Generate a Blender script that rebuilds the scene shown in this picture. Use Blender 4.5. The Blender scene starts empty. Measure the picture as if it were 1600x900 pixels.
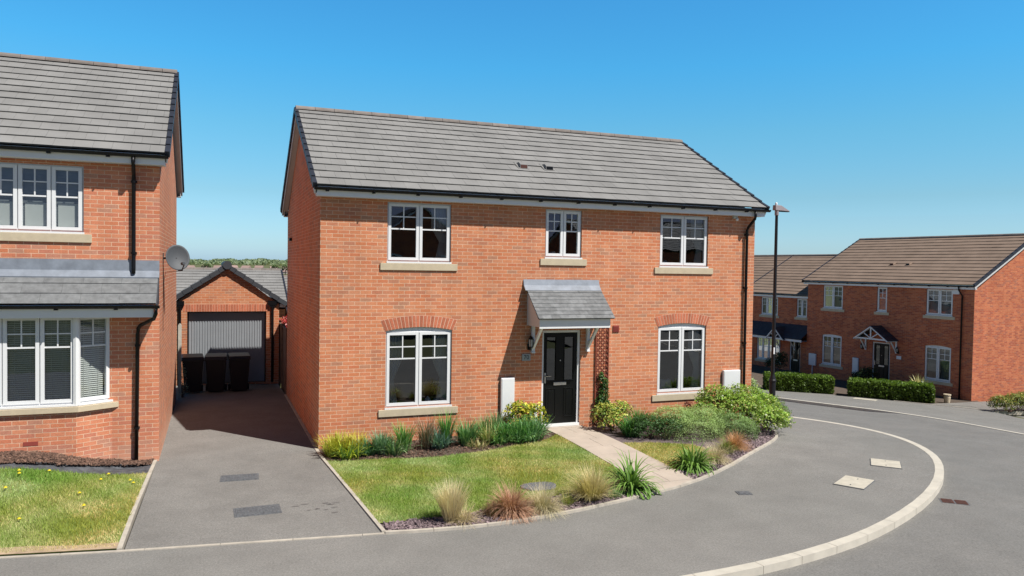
import bpy, bmesh, math, random
import numpy as np
from mathutils import Vector, Matrix

random.seed(7); rng = np.random.default_rng(11)
scene = bpy.context.scene
COL = scene.collection
R = math.radians

# ------------------------------------------------------------------ terrain
def ss(a, b, x):
    t = min(1, max(0, (x-a)/(b-a))); return t*t*(3-2*t)
def h(x, y):
    s = (x-8)*.8+(y+3)*.6
    if s < -2: z = 0
    elif s < 6: z = -.1/16*(s+2)**2
    elif s < 18: z = -.4-.1*(s-6)
    elif s < 24: z = -1.6-.1*(s-18)+.09/12*(s-18)**2
    else: z = -1.93-.01*(min(s, 60)-24)
    z -= .006*max(0, min(y, 14))*(1-ss(4, 9, x))
    z += .1*ss(0, 4, x)*(1-ss(8, 10.5, x))*ss(-5, -.5, y)*(1-ss(0, 2, y))
    z += .36*(1-ss(-5.2, -3.1, x))*ss(-4.6, -1.2, y)
    return z

# ------------------------------------------------------------------ materials
def newmat(name):
    m = bpy.data.materials.new(name); m.use_nodes = True
    nt = m.node_tree; nt.nodes.clear()
    out = nt.nodes.new('ShaderNodeOutputMaterial')
    b = nt.nodes.new('ShaderNodeBsdfPrincipled')
    nt.links.new(b.outputs[0], out.inputs[0])
    return m, nt, b, out
def N(nt, t, **kw):
    n = nt.nodes.new(t)
    for k, v in kw.items():
        if k.startswith('i_'): n.inputs[int(k[2:])].default_value = v
        else: setattr(n, k, v)
    return n
def L(nt, a, b): nt.links.new(a, b)
def math_n(nt, op, a, b=None):
    n = N(nt, 'ShaderNodeMath', operation=op)
    for i, v in enumerate((a, b)):
        if v is None: continue
        if isinstance(v, (int, float)): n.inputs[i].default_value = v
        else: L(nt, v, n.inputs[i])
    return n.outputs[0]
def mixc(nt, fac, a, b, blend='MIX'):
    n = N(nt, 'ShaderNodeMix', data_type='RGBA', blend_type=blend)
    for sock, v in ((n.inputs[0], fac), (n.inputs[6], a), (n.inputs[7], b)):
        if isinstance(v, (int, float)): sock.default_value = v
        elif isinstance(v, tuple): sock.default_value = (*v[:3], 1)
        else: L(nt, v, sock)
    return n.outputs[2]
def noise(nt, scale, detail=4, rough=.6, vec=None, dim='3D'):
    n = N(nt, 'ShaderNodeTexNoise'); n.inputs['Scale'].default_value = scale
    n.inputs['Detail'].default_value = detail; n.inputs['Roughness'].default_value = rough
    if vec is None:
        g = N(nt, 'ShaderNodeNewGeometry'); vec = g.outputs['Position']
    L(nt, vec, n.inputs['Vector']); return n.outputs[0]
def ramp(nt, fac, stops, interp='LINEAR'):
    n = N(nt, 'ShaderNodeValToRGB'); cr = n.color_ramp; cr.interpolation = interp
    while len(cr.elements) < len(stops): cr.elements.new(.5)
    for e, (p, c) in zip(cr.elements, stops):
        e.position = p; e.color = (*c, 1) if isinstance(c, tuple) else (c, c, c, 1)
    L(nt, fac, n.inputs[0]); return n.outputs[0]
def bump(nt, b, height, strength=.3, dist=.01):
    n = N(nt, 'ShaderNodeBump'); n.inputs['Strength'].default_value = strength
    n.inputs['Distance'].default_value = dist
    L(nt, height, n.inputs['Height']); L(nt, n.outputs[0], b.inputs['Normal'])

def plain(name, c, rough=.5, metal=0, var=.12, vs=3, bmp=0, bs=80, spec=.5, tint=False):
    m, nt, b, o = newmat(name)
    f = noise(nt, vs, 5)
    v = ramp(nt, f, [(.3, 1-var), (.7, 1+var)])
    col = mixc(nt, 1.0, c, v, 'MULTIPLY')
    if tint:
        a = N(nt, 'ShaderNodeAttribute', attribute_name='tint')
        col = mixc(nt, 1.0, col, a.outputs['Fac'], 'MULTIPLY')
    L(nt, col, b.inputs['Base Color'])
    b.inputs['Roughness'].default_value = rough; b.inputs['Metallic'].default_value = metal
    b.inputs['Specular IOR Level'].default_value = spec
    if bmp: bump(nt, b, noise(nt, bs, 3), bmp, .005)
    return m

def brick_mat(name, tones, mortar, bw=.225, bh=.075, salts=False):
    m, nt, b, o = newmat(name)
    uv = N(nt, 'ShaderNodeUVMap'); sp = N(nt, 'ShaderNodeSeparateXYZ'); L(nt, uv.outputs[0], sp.inputs[0])
    wob = noise(nt, 6, 2)
    v = math_n(nt, 'DIVIDE', sp.outputs[1], bh)
    row = math_n(nt, 'FLOOR', v)
    par = math_n(nt, 'MODULO', math_n(nt, 'ADD', row, 1000.0), 2.0)
    u = math_n(nt, 'ADD', math_n(nt, 'DIVIDE', sp.outputs[0], bw), math_n(nt, 'MULTIPLY', par, .5))
    cu = math_n(nt, 'FLOOR', u)
    fu = math_n(nt, 'SUBTRACT', u, cu); fv = math_n(nt, 'SUBTRACT', v, row)
    mk = math_n(nt, 'MAXIMUM', math_n(nt, 'LESS_THAN', fu, .052), math_n(nt, 'LESS_THAN', fv, .15))
    cmb = N(nt, 'ShaderNodeCombineXYZ'); L(nt, cu, cmb.inputs[0]); L(nt, row, cmb.inputs[1])
    wn = N(nt, 'ShaderNodeTexWhiteNoise', noise_dimensions='2D'); L(nt, cmb.outputs[0], wn.inputs['Vector'])
    bc = ramp(nt, wn.outputs['Value'], tones)
    # streaky within-brick texture and broad weathering
    fine = ramp(nt, noise(nt, 45, 4, .7), [(.25, .80), (.75, 1.2)])
    broad = ramp(nt, noise(nt, .45, 4, .6), [(.3, .90), (.7, 1.10)])
    bc = mixc(nt, 1, bc, fine, 'MULTIPLY')
    mo = mixc(nt, 1, mortar, ramp(nt, noise(nt, 12, 3), [(.3, .75), (.7, 1.15)]), 'MULTIPLY')
    c = mixc(nt, mk, bc, mo)
    c = mixc(nt, 1, c, broad, 'MULTIPLY')
    g = N(nt, 'ShaderNodeNewGeometry'); mpg = N(nt, 'ShaderNodeMapping'); mpg.inputs['Scale'].default_value = (3.5, 3.5, .35); L(nt, g.outputs['Position'], mpg.inputs['Vector'])
    c = mixc(nt, 1, c, ramp(nt, noise(nt, 1.0, 4, .6, vec=mpg.outputs[0]), [(.35, .93), (.65, 1.06)]), 'MULTIPLY')
    sz = N(nt, 'ShaderNodeSeparateXYZ'); L(nt, g.outputs['Position'], sz.inputs[0])
    if salts: lowf = ramp(nt, math_n(nt, 'ADD', sz.outputs[2], math_n(nt, 'MULTIPLY', noise(nt, 2.5, 4, .6), .45)), [(.28, .38), (.72, 0.0)])
    if salts: c = mixc(nt, lowf, c, (.78, .52, .38))
    L(nt, c, b.inputs['Base Color']); b.inputs['Roughness'].default_value = .9
    b.inputs['Specular IOR Level'].default_value = .25
    hgt = math_n(nt, 'ADD', math_n(nt, 'MULTIPLY', math_n(nt, 'SUBTRACT', 1.0, mk), 1.0), math_n(nt, 'MULTIPLY', noise(nt, 60, 3), .6))
    bump(nt, b, hgt, .55, .006)
    return m

M = {}
M['brick'] = brick_mat('brick_orange', [(0, (.68, .235, .108)), (.3, (.76, .305, .155)), (.55, (.67, .218, .104)), (.72, (.72, .31, .17)), (.88, (.60, .225, .125)), (1, (.55, .27, .165))], (.88, .57, .375))
M['brick2'] = brick_mat('brick_orange_streaked', [(0, (.68, .23, .115)), (.3, (.78, .31, .17)), (.6, (.70, .24, .13)), (.85, (.64, .24, .15)), (1, (.60, .29, .19))], (.88, .57, .38), salts=True)
M['brick3'] = brick_mat('brick_red', [(0, (.56, .16, .075)), (.35, (.66, .22, .105)), (.65, (.52, .14, .07)), (.87, (.44, .125, .075)), (1, (.46, .17, .105))], (.62, .30, .18))
M['arch'] = plain('brick_arch_red', (.62, .19, .10), .9, var=.2, vs=25, bmp=.3, tint=True)
M['mortar'] = plain('mortar', (.86, .52, .36), .95)
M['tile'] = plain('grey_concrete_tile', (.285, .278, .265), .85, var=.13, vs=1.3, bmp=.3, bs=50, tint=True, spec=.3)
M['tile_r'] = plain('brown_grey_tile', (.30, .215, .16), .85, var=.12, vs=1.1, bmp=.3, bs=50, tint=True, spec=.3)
M['slate'] = plain('weathered_slate', (.20, .205, .205), .7, var=.25, vs=9, bmp=.3, tint=True)
M['slate_dark'] = plain('dark_slate', (.06, .065, .08), .6, var=.2, vs=9, tint=True)
M['ridge'] = plain('ridge_tile', (.25, .215, .19), .9, var=.15, vs=6, tint=True)
M['verge'] = plain('dark_verge_cap', (.035, .04, .055), .5)
M['verge_grey'] = plain('charcoal_verge_cap', (.06, .065, .075), .6)
M['lead'] = plain('lead_flashing', (.27, .30, .345), .55, var=.2, vs=5, bmp=.2, bs=15)
M['white'] = plain('white_upvc', (.94, .94, .93), .35, var=.02, spec=.4)
M['offwhite'] = plain('white_painted_soffit', (.74, .73, .71), .5, var=.04)
M['black'] = plain('black_plastic', (.006, .006, .007), .4, var=.1, spec=.3)
M['blackpaint'] = plain('black_gloss_door', (.006, .007, .007), .35, var=.05, spec=.25)
M['blackpost'] = plain('black_painted_steel', (.008, .008, .011), .5, var=.1)
M['stone'] = plain('buff_cast_stone', (.66, .55, .38), .85, var=.08, vs=8, bmp=.2, bs=60)
M['steel'] = plain('brushed_metal', (.55, .55, .54), .35, .9, var=.05)
M['dish'] = plain('grey_dish_paint', (.085, .095, .105), .6, var=.06)
M['redvent'] = plain('terracotta_vent', (.36, .07, .05), .7, var=.15)
M['ventdark'] = plain('dark_vent_mesh', (.10, .035, .025), .8)
M['trellis'] = plain('red_brown_trellis', (.30, .08, .045), .8, var=.2, vs=12)
M['doorgrey'] = plain('grey_garage_steel', (.36, .38, .40), .45, var=.05)
M['wood'] = plain('weathered_fence_wood', (.20, .13, .09), .85, var=.3, vs=6, bmp=.3, bs=30, tint=True)
M['post'] = plain('pale_concrete_post', (.60, .57, .48), .9, var=.15, vs=10)
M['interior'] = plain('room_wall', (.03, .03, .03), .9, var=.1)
M['curtain'] = plain('pale_curtain', (.66, .64, .60), .9, var=.1)
M['blind'] = plain('white_blind', (.70, .70, .66), .7, var=.03)
M['blindbeige'] = plain('beige_blind', (.42, .33, .25), .8, var=.1)
M['blindgrey'] = plain('grey_blind', (.25, .27, .28), .8, var=.25, vs=2)
M['plaque'] = plain('pale_slate_plaque', (.42, .44, .42), .6, var=.06)
M['ink'] = plain('dark_lettering', (.03, .04, .045), .6, var=.05)
M['lampglass'] = plain('lantern_glass', (.45, .45, .42), .15, var=.05)
M['concrete'] = plain('pale_concrete', (.66, .61, .51), .9, var=.10, vs=4, bmp=.3, bs=70)
M['edging'] = plain('concrete_edging', (.58, .52, .43), .9, var=.18, vs=5, bmp=.3, bs=70)
M['slab'] = plain('paving_slab', (.58, .49, .40), .9, var=.10, vs=2.2, bmp=.25, bs=60)
M['cream_cover'] = plain('cream_concrete_cover', (.62, .57, .46), .9, var=.12, vs=7, bmp=.3)
M['iron'] = plain('weathered_iron', (.17, .175, .18), .7, .2, var=.35, vs=30, bmp=.5, bs=60)
M['rust'] = plain('rusty_grate', (.16, .075, .055), .8, .2, var=.3, vs=20)
M['soil'] = plain('bed_soil', (.13, .095, .07), .95, var=.4, vs=14, bmp=.8, bs=40)
M['slatebed'] = plain('slate_bed_base', (.17, .13, .13), .9, var=.4, vs=25, bmp=.8, bs=50)
M['chip'] = plain('plum_slate_chip', (.27, .20, .205), .6, var=.2, vs=12, tint=True)
M['bark'] = plain('bark_chip', (.17, .10, .07), .9, var=.25, vs=20, tint=True)
M['membrane'] = plain('weed_membrane', (.10, .105, .115), .7, var=.5, vs=9, bmp=.6, bs=20)
M['ceramic'] = plain('white_ceramic', (.75, .75, .73), .3, var=.03)
M['cushion'] = plain('grey_cushion', (.42, .40, .37), .9, var=.2, vs=20)
M['bin'] = plain('black_bin_plastic', (.006, .006, .007), .4, var=.1)

def asphalt(name, c, patch=.1, blotch=(1, 1, 1)):
    m, nt, b, o = newmat(name)
    g1 = ramp(nt, noise(nt, 160, 3, .8), [(.28, .6), (.5, 1.0), (.76, 1.42)])
    g2 = ramp(nt, noise(nt, 1.1, 5, .65), [(.3, 1-patch), (.7, 1+patch)])
    g3 = ramp(nt, noise(nt, .22, 3, .5), [(.35, tuple(1.04/x for x in (1.0, 1.0, 1.0))), (.65, blotch)])
    g4 = ramp(nt, noise(nt, 14, 6, .8), [(.25, .84), (.45, 1.0), (.75, 1.08)])
    c = mixc(nt, 1, c, ramp(nt, noise(nt, 38, 2, .7), [(.3, .80), (.7, 1.18)]), 'MULTIPLY'); c = mixc(nt, 1, c, g1, 'MULTIPLY'); c = mixc(nt, 1, c, g2, 'MULTIPLY'); c = mixc(nt, 1, c, g3, 'MULTIPLY'); c = mixc(nt, 1, c, g4, 'MULTIPLY')
    L(nt, c, b.inputs['Base Color']); b.inputs['Roughness'].default_value = .88
    b.inputs['Specular IOR Level'].default_value = .3
    bump(nt, b, noise(nt, 140, 3, .8), .5, .006)
    return m
M['pavement'] = asphalt('weathered_pavement_asphalt', (.268, .254, .232), .10, (.93, .95, .95))
M['drive'] = asphalt('driveway_asphalt', (.268, .254, .232), .14, (.92, .92, .92))
M['road'] = asphalt('road_asphalt', (.236, .224, .206), .10, (.94, .965, .975))

def lawn_mat():
    m, nt, b, o = newmat('lawn_turf')
    a = noise(nt, 1.3, 6, .7); f = noise(nt, 60, 3, .8)
    c = ramp(nt, a, [(.32, (.19, .27, .045)), (.5, (.25, .33, .07)), (.66, (.36, .37, .12)), (.82, (.52, .45, .22))])
    c = mixc(nt, 1, c, ramp(nt, f, [(.3, .55), (.7, 1.4)]), 'MULTIPLY')
    L(nt, c, b.inputs['Base Color']); b.inputs['Roughness'].default_value = .9
    bump(nt, b, f, .8, .02); return m
M['lawn'] = lawn_mat()
def field_mat():
    m, nt, b, o = newmat('rough_ground')
    c = ramp(nt, noise(nt, .05, 6, .7), [(.3, (.09, .12, .035)), (.6, (.15, .15, .06)), (.8, (.2, .17, .09))])
    L(nt, c, b.inputs['Base Color']); b.inputs['Roughness'].default_value = 1; return m
M['field'] = field_mat()

def leaf_mat(name, rough=.5, trans=.3):
    m, nt, b, o = newmat(name)
    a = N(nt, 'ShaderNodeAttribute', attribute_name='col')
    L(nt, a.outputs['Color'], b.inputs['Base Color']); b.inputs['Roughness'].default_value = rough
    b.inputs['Specular IOR Level'].default_value = .35
    t = N(nt, 'ShaderNodeBsdfTranslucent'); L(nt, mixc(nt, 1, a.outputs['Color'], (1.1, 1.15, .6), 'MULTIPLY'), t.inputs[0])
    mx = N(nt, 'ShaderNodeMixShader'); mx.inputs[0].default_value = trans
    L(nt, b.outputs[0], mx.inputs[1]); L(nt, t.outputs[0], mx.inputs[2]); L(nt, mx.outputs[0], o.inputs[0])
    return m
M['leaf'] = leaf_mat('foliage_leaf', .45)
M['blade'] = leaf_mat('grass_blade', .6, .25)

def glass_mat(name, refl=.03, tintc=(.80, .84, .83)):
    m, nt, b, o = newmat(name); nt.nodes.remove(b)
    tr = N(nt, 'ShaderNodeBsdfTransparent'); tr.inputs[0].default_value = (*tintc, 1)
    gl = N(nt, 'ShaderNodeBsdfGlossy'); gl.inputs['Roughness'].default_value = 0.01
    gl.inputs[0].default_value = (.9, .95, 1, 1)
    fr = N(nt, 'ShaderNodeFresnel'); fr.inputs[0].default_value = 1.5
    fac = math_n(nt, 'ADD', math_n(nt, 'MULTIPLY', fr.outputs[0], 1.3), refl)
    n = N(nt, 'ShaderNodeBump'); n.inputs['Strength'].default_value = .05; n.inputs['Distance'].default_value = .02
    L(nt, noise(nt, 2.5, 1), n.inputs['Height']); L(nt, n.outputs[0], gl.inputs['Normal'])
    mx = N(nt, 'ShaderNodeMixShader'); L(nt, fac, mx.inputs[0]); L(nt, tr.outputs[0], mx.inputs[1]); L(nt, gl.outputs[0], mx.inputs[2])
    L(nt, mx.outputs[0], o.inputs[0]); return m
M['glass'] = glass_mat('window_glass', .065)
M['glass_d'] = glass_mat('obscure_door_glass', .06, (.12, .14, .12))

# ------------------------------------------------------------------ mesh builder
class MB:
    def __init__(s): s.v = []; s.f = []; s.t = []
    def add(s, vs, fs, tint=1.0):
        b = len(s.v); s.v += [tuple(map(float, v)) for v in vs]
        for f in fs: s.f.append(tuple(i+b for i in f)); s.t.append(tint)
        return s
    def box(s, x0, x1, y0, y1, z0, z1, tint=1.0):
        return s.add([(x0, y0, z0), (x1, y0, z0), (x1, y1, z0), (x0, y1, z0), (x0, y0, z1), (x1, y0, z1), (x1, y1, z1), (x0, y1, z1)],
              [(0, 3, 2, 1), (4, 5, 6, 7), (0, 1, 5, 4), (1, 2, 6, 5), (2, 3, 7, 6), (3, 0, 4, 7)], tint)
    def quad(s, a, b, c, d, tint=1.0): return s.add([a, b, c, d], [(0, 1, 2, 3)], tint)
    def poly(s, pts, tint=1.0): return s.add(pts, [tuple(range(len(pts)))], tint)
    def prism(s, pts, ext, tint=1.0):
        n = len(pts); e = Vector(ext)
        vs = [Vector(p) for p in pts]; vs += [p+e for p in vs]
        fs = [tuple(range(n))[::-1], tuple(range(n, 2*n))]+[(i, (i+1) % n, n+(i+1) % n, n+i) for i in range(n)]
        return s.add(vs, fs, tint)
    def beam(s, p, q, w, d, up=(0, 0, 1), tint=1.0):
        p, q = Vector(p), Vector(q); a = (q-p).normalized(); up = Vector(up)
        if abs(a.dot(up)) > .95: up = Vector((0, 1, 0))
        u = a.cross(up).normalized(); v = u.cross(a)
        c = [u*(w/2)*i+v*(d/2)*j for i, j in ((-1, -1), (1, -1), (1, 1), (-1, 1))]
        return s.add([p+k for k in c]+[q+k for k in c], [(0, 1, 2, 3), (7, 6, 5, 4), (0, 4, 5, 1), (1, 5, 6, 2), (2, 6, 7, 3), (3, 7, 4, 0)], tint)
    def tube(s, pts, r, n=10, cap=True):
        pts = [Vector(p) for p in pts]; rings = []
        rs = r if isinstance(r, (list, tuple)) else [r]*len(pts)
        ref = Vector((0.13, .2, 1)).normalized()
        for i, p in enumerate(pts):
            d = (pts[min(i+1, len(pts)-1)]-pts[max(i-1, 0)]).normalized()
            rf = ref if abs(d.dot(ref)) < .9 else Vector((1, 0, 0))
            u = d.cross(rf).normalized(); v = d.cross(u)
            rings.append([p+(u*math.cos(k*2*math.pi/n)+v*math.sin(k*2*math.pi/n))*rs[i] for k in range(n)])
        vs = [p for rg in rings for p in rg]
        fs = [(i*n+k, i*n+(k+1) % n, (i+1)*n+(k+1) % n, (i+1)*n+k) for i in range(len(pts)-1) for k in range(n)]
        if cap: fs += [tuple(range(n))[::-1], tuple((len(pts)-1)*n+k for k in range(n))]
        return s.add(vs, fs)
    def lathe(s, prof, c=(0, 0, 0), n=16):
        vs = [(c[0]+r*math.cos(k*2*math.pi/n), c[1]+r*math.sin(k*2*math.pi/n), c[2]+z) for r, z in prof for k in range(n)]
        fs = [(i*n+k, i*n+(k+1) % n, (i+1)*n+(k+1) % n, (i+1)*n+k) for i in range(len(prof)-1) for k in range(n)]
        return s.add(vs, fs)
    def build(s, name, mat, parent=None, smooth=False, bevel=0, recalc=True, **kw):
        me = bpy.data.meshes.new(name); me.from_pydata(s.v, [], s.f); me.update()
        if recalc:
            bm = bmesh.new(); bm.from_mesh(me); bmesh.ops.recalc_face_normals(bm, faces=bm.faces); bm.to_mesh(me); bm.free()
        a = me.attributes.new('tint', 'FLOAT', 'FACE'); a.data.foreach_set('value', s.t)
        uvl = me.uv_layers.new(name='UVMap'); Z = Vector((0, 0, 1)); uvs = []
        for p in me.polygons:
            n = p.normal
            if abs(n.z) > .98: u, v = Vector((1, 0, 0)), Vector((0, 1, 0))
            else: u = Z.cross(n).normalized(); v = n.cross(u)
            for li in p.loop_indices:
                co = me.vertices[me.loops[li].vertex_index].co; uvs += [co.dot(u), co.dot(v)]
        uvl.data.foreach_set('uv', uvs)
        if smooth: me.polygons.foreach_set('use_smooth', [True]*len(me.polygons))
        me.materials.append(mat)
        o = bpy.data.objects.new(name, me); COL.objects.link(o)
        if parent: o.parent = parent
        if bevel:
            bv = o.modifiers.new('bevel', 'BEVEL'); bv.width = bevel; bv.segments = 2; bv.limit_method = 'ANGLE'
        for k, v in kw.items(): o[k] = v
        return o

def empty(name, loc, rz=0, **kw):
    o = bpy.data.objects.new(name, None); o.location = loc; o.rotation_euler = (0, 0, rz); o.empty_display_size = .2
    COL.objects.link(o)
    for k, v in kw.items(): o[k] = v
    return o
def tag(o, label, cat, group=None):
    o['label'] = label; o['category'] = cat
    if group: o['group'] = group
    return o
def copy_tree(o, parent=None):
    c = o.copy(); COL.objects.link(c); c.parent = parent
    for ch in list(o.children): copy_tree(ch, c)
    return c

def fast_mesh(name, V, F, col, mat, parent=None, smooth=False, loc=None):
    V = np.asarray(V, np.float32).reshape(-1, 3); F = np.asarray(F, np.int32); k = F.shape[1]
    if loc is not None: V = V-np.asarray(loc, np.float32)
    me = bpy.data.meshes.new(name)
    me.vertices.add(len(V)); me.vertices.foreach_set('co', V.ravel())
    me.loops.add(F.size); me.loops.foreach_set('vertex_index', F.ravel())
    me.polygons.add(len(F)); me.polygons.foreach_set('loop_start', np.arange(0, F.size, k, dtype=np.int32))
    me.polygons.foreach_set('loop_total', np.full(len(F), k, np.int32))
    me.update(calc_edges=True)
    if col is not None:
        a = me.attributes.new('col', 'FLOAT_COLOR', 'POINT')
        c = np.ones((len(V), 4), np.float32); c[:, :3] = np.clip(col, 0, 1); a.data.foreach_set('color', c.ravel())
    if smooth: me.polygons.foreach_set('use_smooth', np.ones(len(F), bool))
    me.materials.append(mat)
    o = bpy.data.objects.new(name, me); COL.objects.link(o)
    if parent: o.parent = parent
    if loc is not None: o.location = loc
    return o

# ------------------------------------------------------------------ draped ground
def drape(name, poly, off, mat, step=.5, label=None, kind='structure', zf=None):
    bm = bmesh.new(); vs = [bm.verts.new((x, y, 0)) for x, y in poly]; bm.faces.new(vs)
    xs = [p[0] for p in poly]; ys = [p[1] for p in poly]
    def cuts(a, b, ax):
        k = math.ceil(a/step)*step
        while k < b:
            co = Vector((k, 0, 0)) if ax == 0 else Vector((0, k, 0)); no = Vector((1, 0, 0)) if ax == 0 else Vector((0, 1, 0))
            bmesh.ops.bisect_plane(bm, geom=bm.verts[:]+bm.edges[:]+bm.faces[:], plane_co=co, plane_no=no); k += step
    cuts(min(xs)+.001, max(xs), 0); cuts(min(ys)+.001, max(ys), 1)
    bmesh.ops.triangulate(bm, faces=[f for f in bm.faces if len(f.verts) > 4])
    bmesh.ops.recalc_face_normals(bm, faces=bm.faces)
    if sum(f.normal.z for f in bm.faces) < 0: bmesh.ops.reverse_faces(bm, faces=bm.faces)
    for v in bm.verts: v.co.z = (zf or h)(v.co.x, v.co.y)+off
    me = bpy.data.meshes.new(name); bm.to_mesh(me); bm.free(); me.materials.append(mat)
    o = bpy.data.objects.new(name, me); COL.objects.link(o); o['kind'] = kind
    if label: o['label'] = label
    return o
def resample(pts, step):
    out = [pts[0]]
    for a, b in zip(pts[:-1], pts[1:]):
        d = math.dist(a, b); n = max(1, round(d/step))
        out += [(a[0]+(b[0]-a[0])*i/n, a[1]+(b[1]-a[1])*i/n) for i in range(1, n+1)]
    return out
def smooth_line(pts, it=2):
    for _ in range(it):
        q = [pts[0]]
        for a, b in zip(pts[:-1], pts[1:]):
            q += [(a[0]*.75+b[0]*.25, a[1]*.75+b[1]*.25), (a[0]*.25+b[0]*.75, a[1]*.25+b[1]*.75)]
        pts = q+[pts[-1]]
    return pts
def strip(name, pts, w, top, mat, depth=.16, side=0, unit=.9, topf=None, **kw):
    """kerb or edging: units of stone along a polyline, w wide, top above terrain"""
    mb = MB(); P = resample(pts, .3); n = len(P)
    nm = []
    for i in range(n):
        a, b = P[max(i-1, 0)], P[min(i+1, n-1)]; d = math.hypot(b[0]-a[0], b[1]-a[1]); nm.append((-(b[1]-a[1])/d, (b[0]-a[0])/d))
    lo, hi = (-w/2+side*w/2, w/2+side*w/2); per = max(1, round(unit/.3))
    for i in range(n-1):
        gap = .007 if (i % per) == per-1 else 0
        t = 1+.05*math.sin((i//per)*12.9898)
        a, b = Vector(P[i]), Vector(P[i+1]); b2 = b+(a-b).normalized()*gap
        A = [a+Vector(nm[i])*lo, a+Vector(nm[i])*hi]; B = [b2+Vector(nm[i+1])*lo, b2+Vector(nm[i+1])*hi]
        ta = (topf(*P[i]) if topf else top)+h(*P[i]); tb = (topf(*P[i+1]) if topf else top)+h(*P[i+1])
        mb.add([(A[0].x, A[0].y, ta-depth), (B[0].x, B[0].y, tb-depth), (B[1].x, B[1].y, tb-depth), (A[1].x, A[1].y, ta-depth),
                (A[0].x, A[0].y, ta), (B[0].x, B[0].y, tb), (B[1].x, B[1].y, tb), (A[1].x, A[1].y, ta)],
               [(4, 5, 6, 7), (0, 1, 5, 4), (2, 3, 7, 6), (0, 4, 7, 3), (1, 2, 6, 5)], t)
    o = mb.build(name, mat); o['kind'] = 'structure'
    for k, v in kw.items(): o[k] = v
    return o

# key outlines (metres; x along the house front, y into the plot)
kerb_line = smooth_line([(-40, -6.9), (-6, -7.45), (0, -7.68), (3.32, -7.70), (5.08, -7.56), (7.02, -7.09), (9.46, -5.95), (11.56, -4.34), (12.9, -2.75), (13.8, -1.1), (14.15, .4), (13.95, 1.7), (13.3, 2.9), (12.7, 5), (12.3, 9), (12.2, 30)], 2)
far_kerb = smooth_line([(21, -30), (17.8, -8), (19.4, -1), (20.5, 2.3), (20.6, 5.0), (19.9, 7.2), (19.2, 9.4), (18.6, 14), (18.3, 30)], 2)
front_edge = [(-40, 1.2), (-12, -3.3), (-4.38, -4.43), (-3.05, -4.66), (.25, -5.11)]
bed_edge = smooth_line([(.25, -5.11), (.66, -5.19), (1.64, -5.29), (2.91, -5.16), (4.45, -4.78), (5.69, -4.40), (6.9, -3.78), (7.9, -3.12), (8.96, -2.40), (9.75, -1.75), (10.45, -1.0), (10.95, -.1), (11.15, 1.2), (11.2, 4), (11.1, 10), (11.1, 20)], 1)

# base ground to the horizon
def ground():
    def axis():
        a = list(np.arange(-60, 66, 2.0)); f = [75, 95, 120, 160, 220, 300, 420, 600, 900, 1400, 2200]
        return [-v for v in f[::-1]]+a+f
    xs, ys = axis(), axis(); mb = MB()
    def g(x, y):
        z = h(x, y)-.2
        d = math.hypot(x, y)
        if d > 60: z -= min((d-60)*.02, 4)
        if -3.2 < x < 13 and -8 < y < 12: z -= .1
        return z
    vs = [(x, y, g(x, y)) for y in ys for x in xs]; n = len(xs)
    fs = [(j*n+i, j*n+i+1, (j+1)*n+i+1, (j+1)*n+i) for j in range(len(ys)-1) for i in range(n-1)]
    mb.add(vs, fs); o = mb.build('ground', M['field'], recalc=False); o['kind'] = 'structure'
ground()
road_poly = [(-40, -14.2), (9, -14.8), (14, -17), (16, -30), (21, -30)]+far_kerb[1:]+[(12.0, 30), (12.0, 6), (12.6, 2), (12.5, -1), (10, -4.6), (6, -6.7), (0, -7.3), (-40, -6.5)]
def fk_dist(x, y):
    return min(math.hypot(x-a, y-b) for a, b in far_kerb)
far_dense = resample(far_kerb, .5)
def roadz(x, y):
    d = min(math.hypot(x-a, y-b) for a, b in far_dense) if x > 14 else 9
    return h(x, y)+.088*(1-ss(.2, 2.2, d))*(1-ss(4.2, 6.0, y))
drape('road', road_poly, -.10, M['road'], .5, zf=roadz)
pav_poly = front_edge+bed_edge[1:]+[(11.1, 30)]+list(reversed(kerb_line))
drape('pavement', pav_poly, 0, M['pavement'], .5)
drape('driveway', [(-2.99, -4.62), (.22, -5.06), (-.03, -.45), (-.03, 7.05), (-.04, 10.02), (-3.0, 10.02), (-2.93, 6.8), (-2.90, 0)], .004, M['drive'], .5)
kt = lambda x, y: .012
strip('kerb', kerb_line, .15, .004, M['concrete'], depth=.115, side=-1, unit=.9)
strip('driveway_edging', [(-40, 1.2), (-12, -3.3), (-4.38, -4.43), (-3.05, -4.66), (.25, -5.11)], .055, .012, M['edging'])
strip('bed_edging', bed_edge, .06, .036, M['edging'])
strip('lawn_edging', [(-.04, -.45), (.06, -2), (.15, -3.5), (.24, -5.06)], .055, .028, M['edging'])
strip('lawn_edging', [(-3.05, -4.62), (-3.02, -2.7), (-2.93, .0), (-2.91, 3.4), (-2.91, 6.9)], .06, .026, M['edging'])
strip('wall_edging', [(-.035, -.4), (-.035, 3), (-.035, 7.05)], .06, .018, M['edging'])
far_pav = far_kerb[:]+[(22.0, 30), (21.2, 16), (21.9, 12.75), (24.07, 11.3), (26.1, 8.1), (27.6, 7.2), (27.2, 6.0), (26.2, 4.2), (25.2, 1.5), (24, -3), (25, -30)]
drape('pavement', far_pav, 0, M['pavement'], 1.0)
strip('kerb', far_kerb, .13, .004, M['concrete'], depth=.115, side=-1)
drape('shared_drive', [(26.12, 8.12), (28.9, 8.2), (31, 8.1), (36, 8.3), (36, 5.5), (28.8, 6.05), (27.25, 6.08), (27.6, 7.2)], .006, M['drive'], 1.0)
drape('shared_drive', [(26.6, 4.6), (36, 3.6), (36, -2), (24.4, -3), (25.3, 1.5)], .006, M['drive'], 1.0)
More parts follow.
